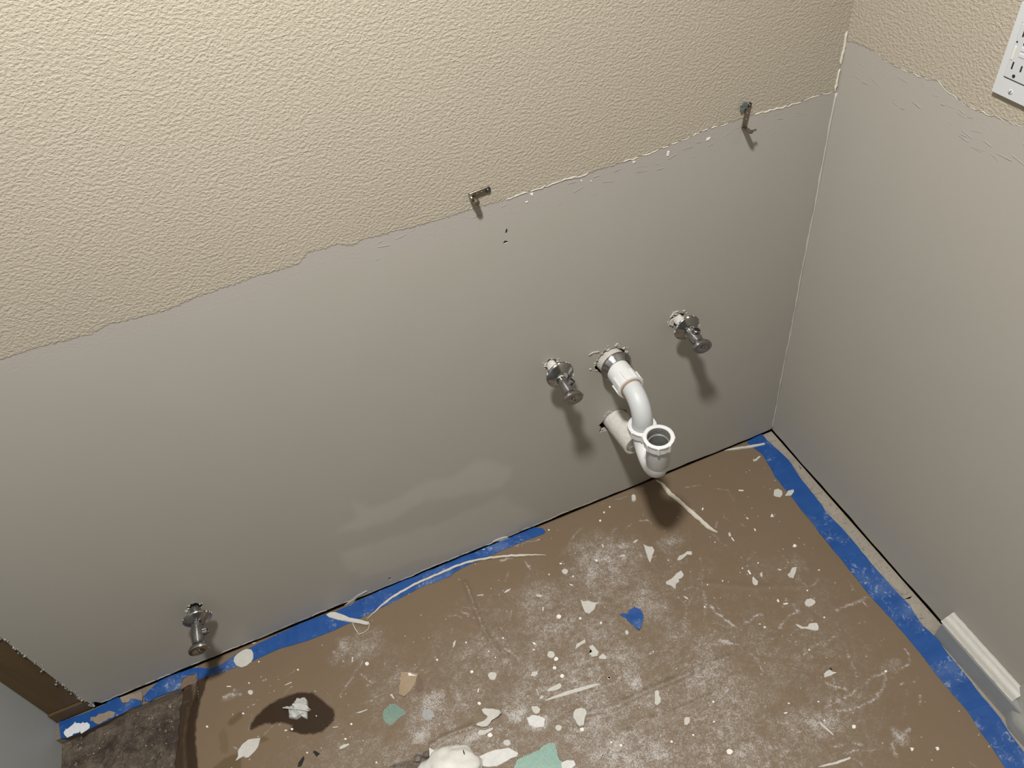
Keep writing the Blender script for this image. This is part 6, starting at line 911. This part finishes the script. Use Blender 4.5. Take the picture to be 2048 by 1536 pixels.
jb = auto_smooth(obj('trap_bend', bm, M['pvc'], trap))
UPM = Matrix.Rotation(-math.pi / 2, 4, 'X')       # local z of the part = world up
bm = bmesh.new()
lathe(bm, [(.0178, -.066), (.0194, -.066), (.0199, -.065), (.0199, -.016), (.0199, -.001), (.0190, -.001), (.0190, -.0605), (0, -.0605)], 48)
o = auto_smooth(obj('trap_collar', bm, M['pvc_dull'], trap)); o.matrix_local = Matrix.Translation(loc(*N2)) @ UPM
bm = bmesh.new(); lathe(bm, [(.0190, -.0005), (.0186, -.0008), (.0186, -.0150), (.0164, -.0165), (.0164, -.055), (0, -.055)], 40); auto_smooth(obj('inlet', bm, M['inlet'], o))
for zz in (-.006, -.010, -.0135):
    bm = bmesh.new(); lathe(bm, [(.0187, zz - .0010), (.0179, zz), (.0187, zz + .0010)], 40)
    k = obj('thread', bm, M['inlet'], o, smooth=True)
bm = bmesh.new(); lathe(bm, [(0, -.0335), (.0163, -.0335), (.0163, -.0325), (0, -.0325)], 32); k = obj('inner_shade_disc', bm, M['bore'], o); k.name = 'mouth_shade_disc'  # dark disc added to paint the shade deep in the mouth
o = nut('slip_nut', trap, .0244, .0192, .0185, M['pvc'], 8, -.0175); o.matrix_local = Matrix.Translation(loc(*N2)) @ UPM
o = nut('slip_nut', trap, .0238, .0180, .0180, M['pvc'], 8, -.0175); o.matrix_local = Matrix.Translation(loc(*N1)) @ UPM

# clean-out stub under the trap
cl = thing('cleanout_pipe', 'stubby spattered white pipe with a slotted cap below the drain trap', 'pipe', (CLEAN[0], 0, CLEAN[1]), (math.pi / 2, 0, .07))
bm = bmesh.new(); lathe(bm, [(0, -.025), (.0246, -.025), (.0246, .068), (0, .068)], 44, wob=lambda a, k: .006 * math.sin(5 * a + k)); auto_smooth(obj('pipe', bm, M['pvc_old'], cl))
bm = bmesh.new(); lathe(bm, [(.0194, .069), (.0246, .0675), (.0251, .0690), (.0250, .0740), (.0240, .0748), (.0204, .0748), (.0196, .0740), (.0194, .069)], 44); auto_smooth(obj('cap_rim', bm, M['pvc_old'], cl))
bm = bmesh.new(); lathe(bm, [(0, .0675), (.0180, .0675), (.0180, .0732), (.0174, .0738), (0, .0738)], 44); pl_ = auto_smooth(obj('cap_plug', bm, M['pvc_cap'], cl))
bm = bmesh.new(); box(bm, (-.0120, -.0016, .0737), (.0120, .0016, .0752)); bmesh.ops.bevel(bm, geom=bm.edges[:], offset=.0006, segments=1, affect='EDGES'); k = obj('cap_bar', bm, M['pvc'], pl_); k.rotation_euler = (0, 0, .2)

# ------------------------------------------------------------------ angle brackets
def strip_bm(w, length, th, n=10, round_end=True):
    """flat strip in the local xy plane from x=0 to x=length, with a rounded far end"""
    bm = bmesh.new()
    prof = [(0, -w / 2), (length - w / 2, -w / 2)]
    if round_end: prof += [(length - w / 2 + w / 2 * math.cos(a), w / 2 * math.sin(a)) for a in np.linspace(-math.pi / 2, math.pi / 2, n)[1:-1]]
    prof += [(length - w / 2, w / 2), (0, w / 2)]
    bot = [bm.verts.new((x, y, 0)) for x, y in prof]; top = [bm.verts.new((x, y, th)) for x, y in prof]
    bm.faces.new(bot[::-1]); bm.faces.new(top)
    for i in range(len(prof)):
        j = (i + 1) % len(prof); bm.faces.new((bot[i], bot[j], top[j], top[i]))
    bmesh.ops.bevel(bm, geom=[e for e in bm.edges if abs(e.verts[0].co.z - e.verts[1].co.z) < 1e-7 and e.verts[0].co.z > th / 2], offset=th * .25, segments=1, affect='EDGES')
    return bm

def screw_head(parent, x, y, z, r=.0042):
    bm = bmesh.new(); lathe(bm, [(0, z - .001), (r, z - .001), (r * 1.02, z + .0004), (r * .9, z + .0010), (r * .62, z + .0012), (r * .58, z + .0004), (0, z + .0004)], 24)
    s = auto_smooth(obj('screw', bm, M['black'], parent)); s.location = (x, y, 0)
    bm = bmesh.new(); lathe(bm, [(0, z + .0003), (r * .56, z + .0003), (r * .50, z + .0013), (r * .2, z + .0017), (0, z + .0010)], 20)
    k = obj('screw_tip', bm, M['chrome'], s, smooth=True)
    return s

def make_bracket(label, base, angle, w, ln, leg, leg_up):
    """base = bend point on the wall; strip runs away from it at `angle` to the screw, second leg sticks out of the wall"""
    b = thing('angle_bracket', label, 'bracket', (base[0], -.0004, base[1]), OUT)
    o = auto_smooth(obj('wall_leg', strip_bm(w, ln, .0022), M['steel'], b)); o.rotation_euler = (0, 0, angle)
    for fx in (.32, .56):
        bm = bmesh.new(); lathe(bm, [(0, .0021), (.0014, .0021), (.0016, .0026), (.0009, .0029), (0, .0029)], 16)
        k = obj('rivet', bm, M['chrome'], o, smooth=True); k.location = (ln * fx, 0, 0)
    screw_head(o, ln - w / 2, 0, .0022, w * .42)
    l2 = auto_smooth(obj('outer_leg', strip_bm(w, leg, .0022), M['steel'], b))
    l2.matrix_local = Matrix.Rotation(angle, 4, 'Z') @ Matrix.Rotation(-math.pi / 2, 4, 'Y')
    return b, l2
b1, l2 = make_bracket('small steel angle bracket screwed flat above the grey area, mid wall', (-.6000, .8270), .07, .0092, .0305, .0125, 0)
bm = bmesh.new(); lathe(bm, [(0, -.004), (.0042, -.004), (.0046, .0), (.0046, .006), (.0036, .008), (0, .008)], 20)
k = auto_smooth(obj('bolt_end', bm, M['steel'], b1)); k.location = (.0040, -.0050, .0085)
b2, l2 = make_bracket('small steel angle bracket hanging upright near the wall corner, grey anchor behind it', (-.1632, .7970), math.pi / 2 - .13, .0082, .0385, .0215, 0)
bm = bmesh.new(); box(bm, (.0030, -.0014, .0160), (.0100, .0006, .0182)); obj('hook_tab', bm, M['steel'], b2)
# butterfly anchor beside the screw of the right bracket
ba = obj('wall_anchor', plate_bm([(-.0005, -.001), (-.011, -.0055), (-.0125, -.001), (-.0105, .0010), (-.0125, .0035), (-.0090, .0085), (-.0040, .0085), (.0005, .0035)], .0002, .0024, curl=.002), M['zinc'], b2)
ba.location = (.0005, .0330, .0006); ba.rotation_euler = (0, 0, -.10)
bm = bmesh.new(); tube(bm, [(-.0115, .0010, .0030), (-.001, .0012, .0032)], .0007, 8); obj('anchor_rib', bm, M['chrome'], ba)

# ------------------------------------------------------------------ outlet on the right wall; local x runs along -y of the room, local y up, local z out of the wall
ow, oh = .0530, .1020
outlet = thing('wall_outlet', 'white wall outlet with cover plate high on the right wall', 'outlet', (0, -.2630 - ow / 2, .9105 + oh / 2), (math.pi / 2, 0, -math.pi / 2))
def rbox(a, b, off, seg=2):
    bm = bmesh.new(); box(bm, a, b); bmesh.ops.bevel(bm, geom=bm.edges[:], offset=off, segments=seg, affect='EDGES'); return bm
FX, FY = .0145, -.0000        # face half width; its centre
fx0, fx1, fy0, fy1 = -.0180, .0145, -.0310, .0320
bm = bmesh.new()              # cover plate as a frame round the device face
box(bm, (-ow / 2, -oh / 2, -.0005), (fx0, oh / 2, .0062)); box(bm, (fx1, -oh / 2, -.0005), (ow / 2, oh / 2, .0062))
box(bm, (fx0, -oh / 2, -.0005), (fx1, fy0, .0062)); box(bm, (fx0, fy1, -.0005), (fx1, oh / 2, .0062))
bmesh.ops.remove_doubles(bm, verts=bm.verts, dist=1e-6)
obj('cover_plate', bm, M['plate'], outlet)
bm = bmesh.new(); box(bm, (fx0, fy0, -.0003), (fx1, fy1, .0012)); obj('recess_floor', bm, M['bore'], outlet)  # near-black floor puts the shade of the gap round the face into colour
face = auto_smooth(obj('outlet_face', rbox((fx0 + .0003, fy0 + .0018, .0010), (fx1 - .0003, fy1 - .0003, .0072), .0008), M['plate2'], outlet))
def slot(x, y, w, h, rot=0):
    bm = rbox((-w / 2, -h / 2, .0070), (w / 2, h / 2, .00735), .0001, 1); o = obj('slot', bm, M['black'], face); o.location = (x, y, 0); o.rotation_euler = (0, 0, rot)
for yy in (.0225, -.0140):
    slot(-.0105, yy, .0021, .0084); slot(.0015, yy, .0021, .0070)
    bm = bmesh.new(); lathe(bm, [(0, .0070), (.0021, .0070), (.0021, .00735), (0, .00735)], 20); o = obj('ground_hole', bm, M['black'], face); o.location = (-.0045, yy - .0105, 0)
auto_smooth(obj('test_button', rbox((-.0070, .0040, .0070), (.0090, .0085, .0080), .0004, 1), M['plate'], face))
auto_smooth(obj('reset_button', rbox((-.0070, -.0025, .0070), (.0090, .0020, .0080), .0004, 1), M['plate'], face))
auto_smooth(obj('night_light_bar', rbox((-.0158, -.0085, .0070), (-.0128, .0070, .0080), .0005, 1), M['led'], face))
bm = bmesh.new(); lathe(bm, [(0, .0070), (.0011, .0070), (.0011, .0074), (0, .0074)], 16); o = obj('sensor_dot', bm, M['black'], face); o.location = (-.0150, .0115, 0)
for yy in (-.0425, .0435):
    bm = bmesh.new(); lathe(bm, [(0, .0058), (.0030, .0058), (.0029, .0066), (.0016, .0070), (0, .0070)], 24)
    o = obj('plate_screw', bm, M['plate'], outlet, smooth=True); o.location = (-.0020, yy, 0)
    bm = bmesh.new(); box(bm, (-.0026, -.0004, .0066), (.0026, .0004, .0072)); k = obj('screw_slot', bm, M['black'], o); k.rotation_euler = (0, 0, 1.1)

# ------------------------------------------------------------------ baseboard left on the right wall
BY0, BY1 = -.527, -1.30
def extrude_y(prof, y0, y1, ny=1, jig=0.0):
    bm = bmesh.new(); rows = []
    for i in range(ny + 1):
        y = y0 + (y1 - y0) * i / ny
        rows.append([bm.verts.new((x + (random.uniform(-jig, jig) if jig else 0), y, z + (random.uniform(-jig, jig) if jig else 0))) for x, z in prof])
    n = len(prof)
    for p, q_ in zip(rows[:-1], rows[1:]):
        for k in range(n):
            j = (k + 1) % n; bm.faces.new((p[k], p[j], q_[j], q_[k]))
    bm.faces.new(rows[0]); bm.faces.new(rows[-1][::-1])
    return bm
bm = extrude_y([(-.0005, .0006), (-.0270, .0006), (-.0250, .0420), (-.0235, .0450), (-.0005, .0450)], BY0 - .004, BY1, 30, .0003)
bb = struct('baseboard_right', bm, M['bb_grey'])
bm = extrude_y([(-.0005, .0445), (-.0236, .0445), (-.0240, .0456), (-.0232, .0468), (-.0218, .0471), (-.0208, .0464), (-.0198, .0472), (-.0186, .0490), (-.0172, .0510), (-.0140, .0530), (-.0108, .0545), (-.0080, .0566), (-.0058, .0592), (-.0030, .0602), (-.0005, .0604)], BY0, -.682, 30, .0002)
auto_smooth(obj('cap_moulding', bm, M['bb_white'], bb), 50)
# skim of filler that swallows the far end of the moulding
ny_, nz_ = 60, 18
ys_ = np.linspace(-.672, BY1, ny_); tt = np.linspace(0, 1, nz_)
Yg, Tg = np.meshgrid(ys_, tt, indexing='ij')
rampy = np.clip((-.672 - Yg) / .03, 0, 1)
Zg = .002 + Tg * (.110 + .02 * fbm(Yg, Yg * 0, 20, 3))
Xg = -(.0350 - .0350 * np.clip((Zg - .030) / .075, 0, 1) ** .8) * (.35 + .65 * rampy) - .0012 * fbm(Yg, Zg, 60, 8) * (1 - Tg) + .004 * Tg
Zg -= .0 * Tg
obj('filler_skim', bmesh.new(), M['compound'], bb).data = grid_mesh('filler_skim', Xg, Yg, Zg)
bb.children[-1].data.materials.append(M['compound'])

# ------------------------------------------------------------------ debris on the floor
for (name, label, cat, group, mat, th, curl, P) in BIG:
    cxm = sum(p[0] for p in P) / len(P); cym = sum(p[1] for p in P) / len(P)
    on_tape = any(inside(np.array([cxm]), np.array([cym]), tp[1])[0] for tp in TAPES)
    z0 = (.0040 if on_tape else max(paper_z(x, y) for x, y in P) + .0001)
    pt_ = [(x - cxm, y - cym) for x, y in P]
    bm = plate_bm(pt_, 0, th, curl=curl, jitter=.0003, refine=.004)
    o = obj(name, bm, M[mat]); o.location = (cxm, cym, z0)
    tag(o, label, cat, group)
    if label.startswith('boomerang'): o.location.z += .003
    if label.startswith('beige torn'):
        obj('white_edge', plate_bm([(x - cxm, y - cym) for x, y in SCRAPBAR], .0012, .0008, curl=.002), M['chip_white'], o)
SM = ('tiny white paint flake scattered on the brown floor paper', 'paint chip', 'tiny white paint flakes on the floor paper')
DS = ('small round dried paint drop on the brown floor paper', 'paint drop', 'round dried paint drops on the floor paper')
for lst, labs, (lab, cat, grp), nm, th in ((SMALL, SMALL_LABELS, SM, 'paint_flake', .0012), (DISCS, DISC_LABELS, DS, 'paint_drop', .0009)):
    for P, lab in zip(lst, labs):
        cxm = sum(p[0] for p in P) / len(P); cym = sum(p[1] for p in P) / len(P)
        z0 = max(paper_z(x, y) for x, y in P) + .0001
        r = max(math.hypot(x - cxm, y - cym) for x, y in P)
        bm = plate_bm([(x - cxm, y - cym) for x, y in P], 0, th, jitter=.0002)
        o = obj(nm, bm, M['chip'] if r > .006 else M['chip_white']); o.location = (cxm, cym, z0)
        tag(o, lab, cat, grp)
# dust-fine crumbs nobody could count
bm = bmesh.new(); q = random.Random(5)
hot = [(d[0], d[1], max(d[2], .02), max(d[3], .02)) for d in DUST]
for i in range(1900):
    if q.random() < .6:
        c = q.choice(hot); x, y = q.gauss(c[0], c[2] * 1.1), q.gauss(c[1], c[3] * 1.1)
    else:
        x, y = q.uniform(-1.32, -.10), q.uniform(-.80, -.05)
    j = int(np.clip(round((YB - y) / (YB - YE) * (ny - 1)), 0, ny - 1))
    if y > -.03 or y < -.84 or x < xl[j] + .045 or x > xr[j] - .02: continue
    s = q.uniform(.0003, .0009) * (1.7 if q.random() < .08 else 1); z = paper_z(x, y)
    a = q.uniform(0, 6.3); st_ = q.choice((1, 1, 1.4, 2.6))
    n = 5
    ring = [bm.verts.new((x + s * (st_ * math.cos(t_) * math.cos(a) - math.sin(t_) * math.sin(a)) * q.uniform(.7, 1.1), y + s * (st_ * math.cos(t_) * math.sin(a) + math.sin(t_) * math.cos(a)) * q.uniform(.7, 1.1), z + .0001)) for t_ in [2 * math.pi * k / n for k in range(n)]]
    top = bm.verts.new((x, y, z + s * .8))
    for k in range(n): bm.faces.new((ring[k], ring[(k + 1) % n], top))
tag(obj('paint_crumbs', bm, M['chip_white'], normals=False), 'fine white paint crumbs strewn all over the floor paper', 'paint crumbs', None, 'stuff')

# caulk strips traced as ribbons
def strip_obj(path, w0, z0, th, label, seed, mat='strip', arch=0.0, taper=True, jit=.15):
    q = random.Random(seed); p = densify(path, .006)
    w = [w0 * q.uniform(1 - jit, 1 + jit) * (min(1, .25 + 6 * min(i, len(p) - 1 - i) / len(p)) if taper else 1) for i in range(len(p))]
    p = [(x + q.uniform(-.0006, .0006), y + q.uniform(-.0006, .0006)) for x, y in p]
    return tag(obj('caulk_strip', ribbon_bm(p, w, z0, th, arch), M[mat]), label, 'caulk strip')
strip_obj(STRIP1, .0048, .0042, .0022, 'long thin pale caulk strip curving off the blue tape along the back wall', 3, arch=.002)
strip_obj(STRIP2, .0095, ZN + .0012, .0030, 'straight pale caulk strip lying in the shadow below the drain trap', 4, arch=.002)
strip_obj(HAIR, .0014, ZN + .0008, .0008, 'hair-thin looped caulk thread under the broad caulk strip', 5, arch=.004, taper=False)

# glass-fibre mesh scraps
def mesh_scrap(name, label, P, pitch, wid, ang, mat, z0):
    P = np.array(P); c = P.mean(0); ca, sa = math.cos(ang), math.sin(ang)
    Q = [((x - c[0]) * ca + (y - c[1]) * sa, -(x - c[0]) * sa + (y - c[1]) * ca) for x, y in P]
    root = thing(name, label, 'mesh', (c[0], c[1], z0), (0, 0, ang))
    q = random.Random(8)
    for axis in (0, 1):
        bm = bmesh.new()
        lo = min(p[1 - axis] for p in Q); hi = max(p[1 - axis] for p in Q)
        t = lo + pitch / 2
        while t < hi:
            xs_ = []
            for i in range(len(Q)):
                a, b = Q[i], Q[(i + 1) % len(Q)]
                if (a[1 - axis] > t) != (b[1 - axis] > t):
                    xs_.append(a[axis] + (b[axis] - a[axis]) * (t - a[1 - axis]) / (b[1 - axis] - a[1 - axis]))
            xs_.sort()
            for s0, s1 in zip(xs_[::2], xs_[1::2]):
                s0 += q.uniform(-.0015, .001); s1 += q.uniform(-.001, .0015)
                n = max(2, int((s1 - s0) / .008)); pts = []
                for k in range(n + 1):
                    s = s0 + (s1 - s0) * k / n
                    xx, yy = (s, t) if axis == 0 else (t, s)
                    pts.append((xx, yy, .0012 + .0006 * axis + .0016 * math.sin(xx * 70 + yy * 50)))
                tube(bm, pts, wid, 4)
            t += pitch * q.uniform(.93, 1.07)
        o = obj('strands', bm, M[mat], root); o['kind'] = 'stuff'
    return root
def flat_z(P): return max(paper_z(x, y) for x, y in P) + .0006
mesh_scrap('mesh_scrap', 'small square scrap of teal fibreglass mesh, below the beige paper scrap', MESH_SMALL, .0026, .00062, .55, 'mesh', flat_z(MESH_SMALL))
mesh_scrap('mesh_scrap', 'large scrap of pale teal fibreglass mesh at the bottom edge, right of the splat', MESH_BIG, .0023, .00068, .45, 'mesh_pale', flat_z(MESH_BIG))

# spiky grey putty star in the puddle
c = np.mean(np.array(STAR), 0)
bm = plate_bm([(x - c[0], y - c[1]) for x, y in STAR], 0, .004, jitter=.0006, refine=.004)
ext = bmesh.ops.subdivide_edges(bm, edges=bm.edges[:], cuts=1)
q = random.Random(2)
for v in bm.verts:
    r = math.hypot(v.co.x, v.co.y)
    if v.co.z > .001: v.co.z += q.uniform(-.0015, .003) + max(0, .006 - r * .25)
o = obj('putty_lump', bm, M['star']); o.location = (c[0], c[1], flat_z(STAR)); tag(o, 'spiky grey putty lump sitting in the dark wet patch', 'putty')
bm = bmesh.new()
p0 = Vector((-.026, .010, .010)); p1 = Vector((.018, -.016, .010))
tube(bm, [p0, (p0 + p1) / 2 + Vector((0, 0, .002)), p1], .0012, 6); obj('ridge', bm, M['star'], o)

# crumpled white lump at the bottom edge
(lx, ly), (lx2, ly2), (lx3, ly3) = LUMP
rl = math.hypot(lx2 - lx, ly2 - ly)
bm = bmesh.new(); bmesh.ops.create_icosphere(bm, subdivisions=4, radius=1.0)
for v in bm.verts:
    n = .10 * math.sin(5 * v.co.x + 3 * v.co.z) + .08 * math.sin(7 * v.co.y - 4 * v.co.x) + .05 * math.sin(13 * v.co.z + 9 * v.co.x)
    n += .10 * abs(math.sin(4 * v.co.x + 6 * v.co.y)) + .07 * abs(math.sin(9 * v.co.x - 5 * v.co.y + 2))
    v.co *= 1 + .6 * n - .05
    v.co = Vector((v.co.x * rl * 1.05, v.co.y * rl * .80, max(v.co.z, -.25) * rl * .50 + rl * .13))
lz = paper_z(lx, ly)
lump = obj('crumpled_wad', bm, M['lump'], smooth=True); lump.location = (lx - .004, ly - .012, lz)
tag(lump, 'crumpled bright white wad at the bottom edge of the floor', 'wad')
obj('pointed_corner', plate_bm([(x - lx + .004, y - ly + .012) for x, y in SPIKE], .010, .0015, curl=.008), M['lump'], lump)
bm = bmesh.new(); bmesh.ops.create_icosphere(bm, subdivisions=2, radius=.0030)
for v in bm.verts: v.co = Vector((v.co.x * .45, v.co.y * 1.7, v.co.z * .8))
k = obj('dark_slit', bm, M['black'], lump, smooth=True); k.location = (rl * .62, rl * .30, rl * .47)
# wet crumbs beside the wad
for i, (x, y) in enumerate(ROCKS):
    bm = bmesh.new(); bmesh.ops.create_icosphere(bm, subdivisions=2, radius=.007 - .001 * i)
    q = random.Random(60 + i)
    for v in bm.verts: v.co = Vector((v.co.x * 1.1, v.co.y, v.co.z * .55)) * (1 + q.uniform(-.12, .12))
    o = obj('wet_crumb', bm, M['rock']); o.location = (x, y, paper_z(x, y) + .003)
    tag(o, ('largest dark wet crumb, upper left of the white crumpled wad', 'dark wet crumb touching the left side of the white crumpled wad', 'smallest dark wet crumb left of the white crumpled wad')[i], 'crumb', 'dark wet crumbs beside the white wad')
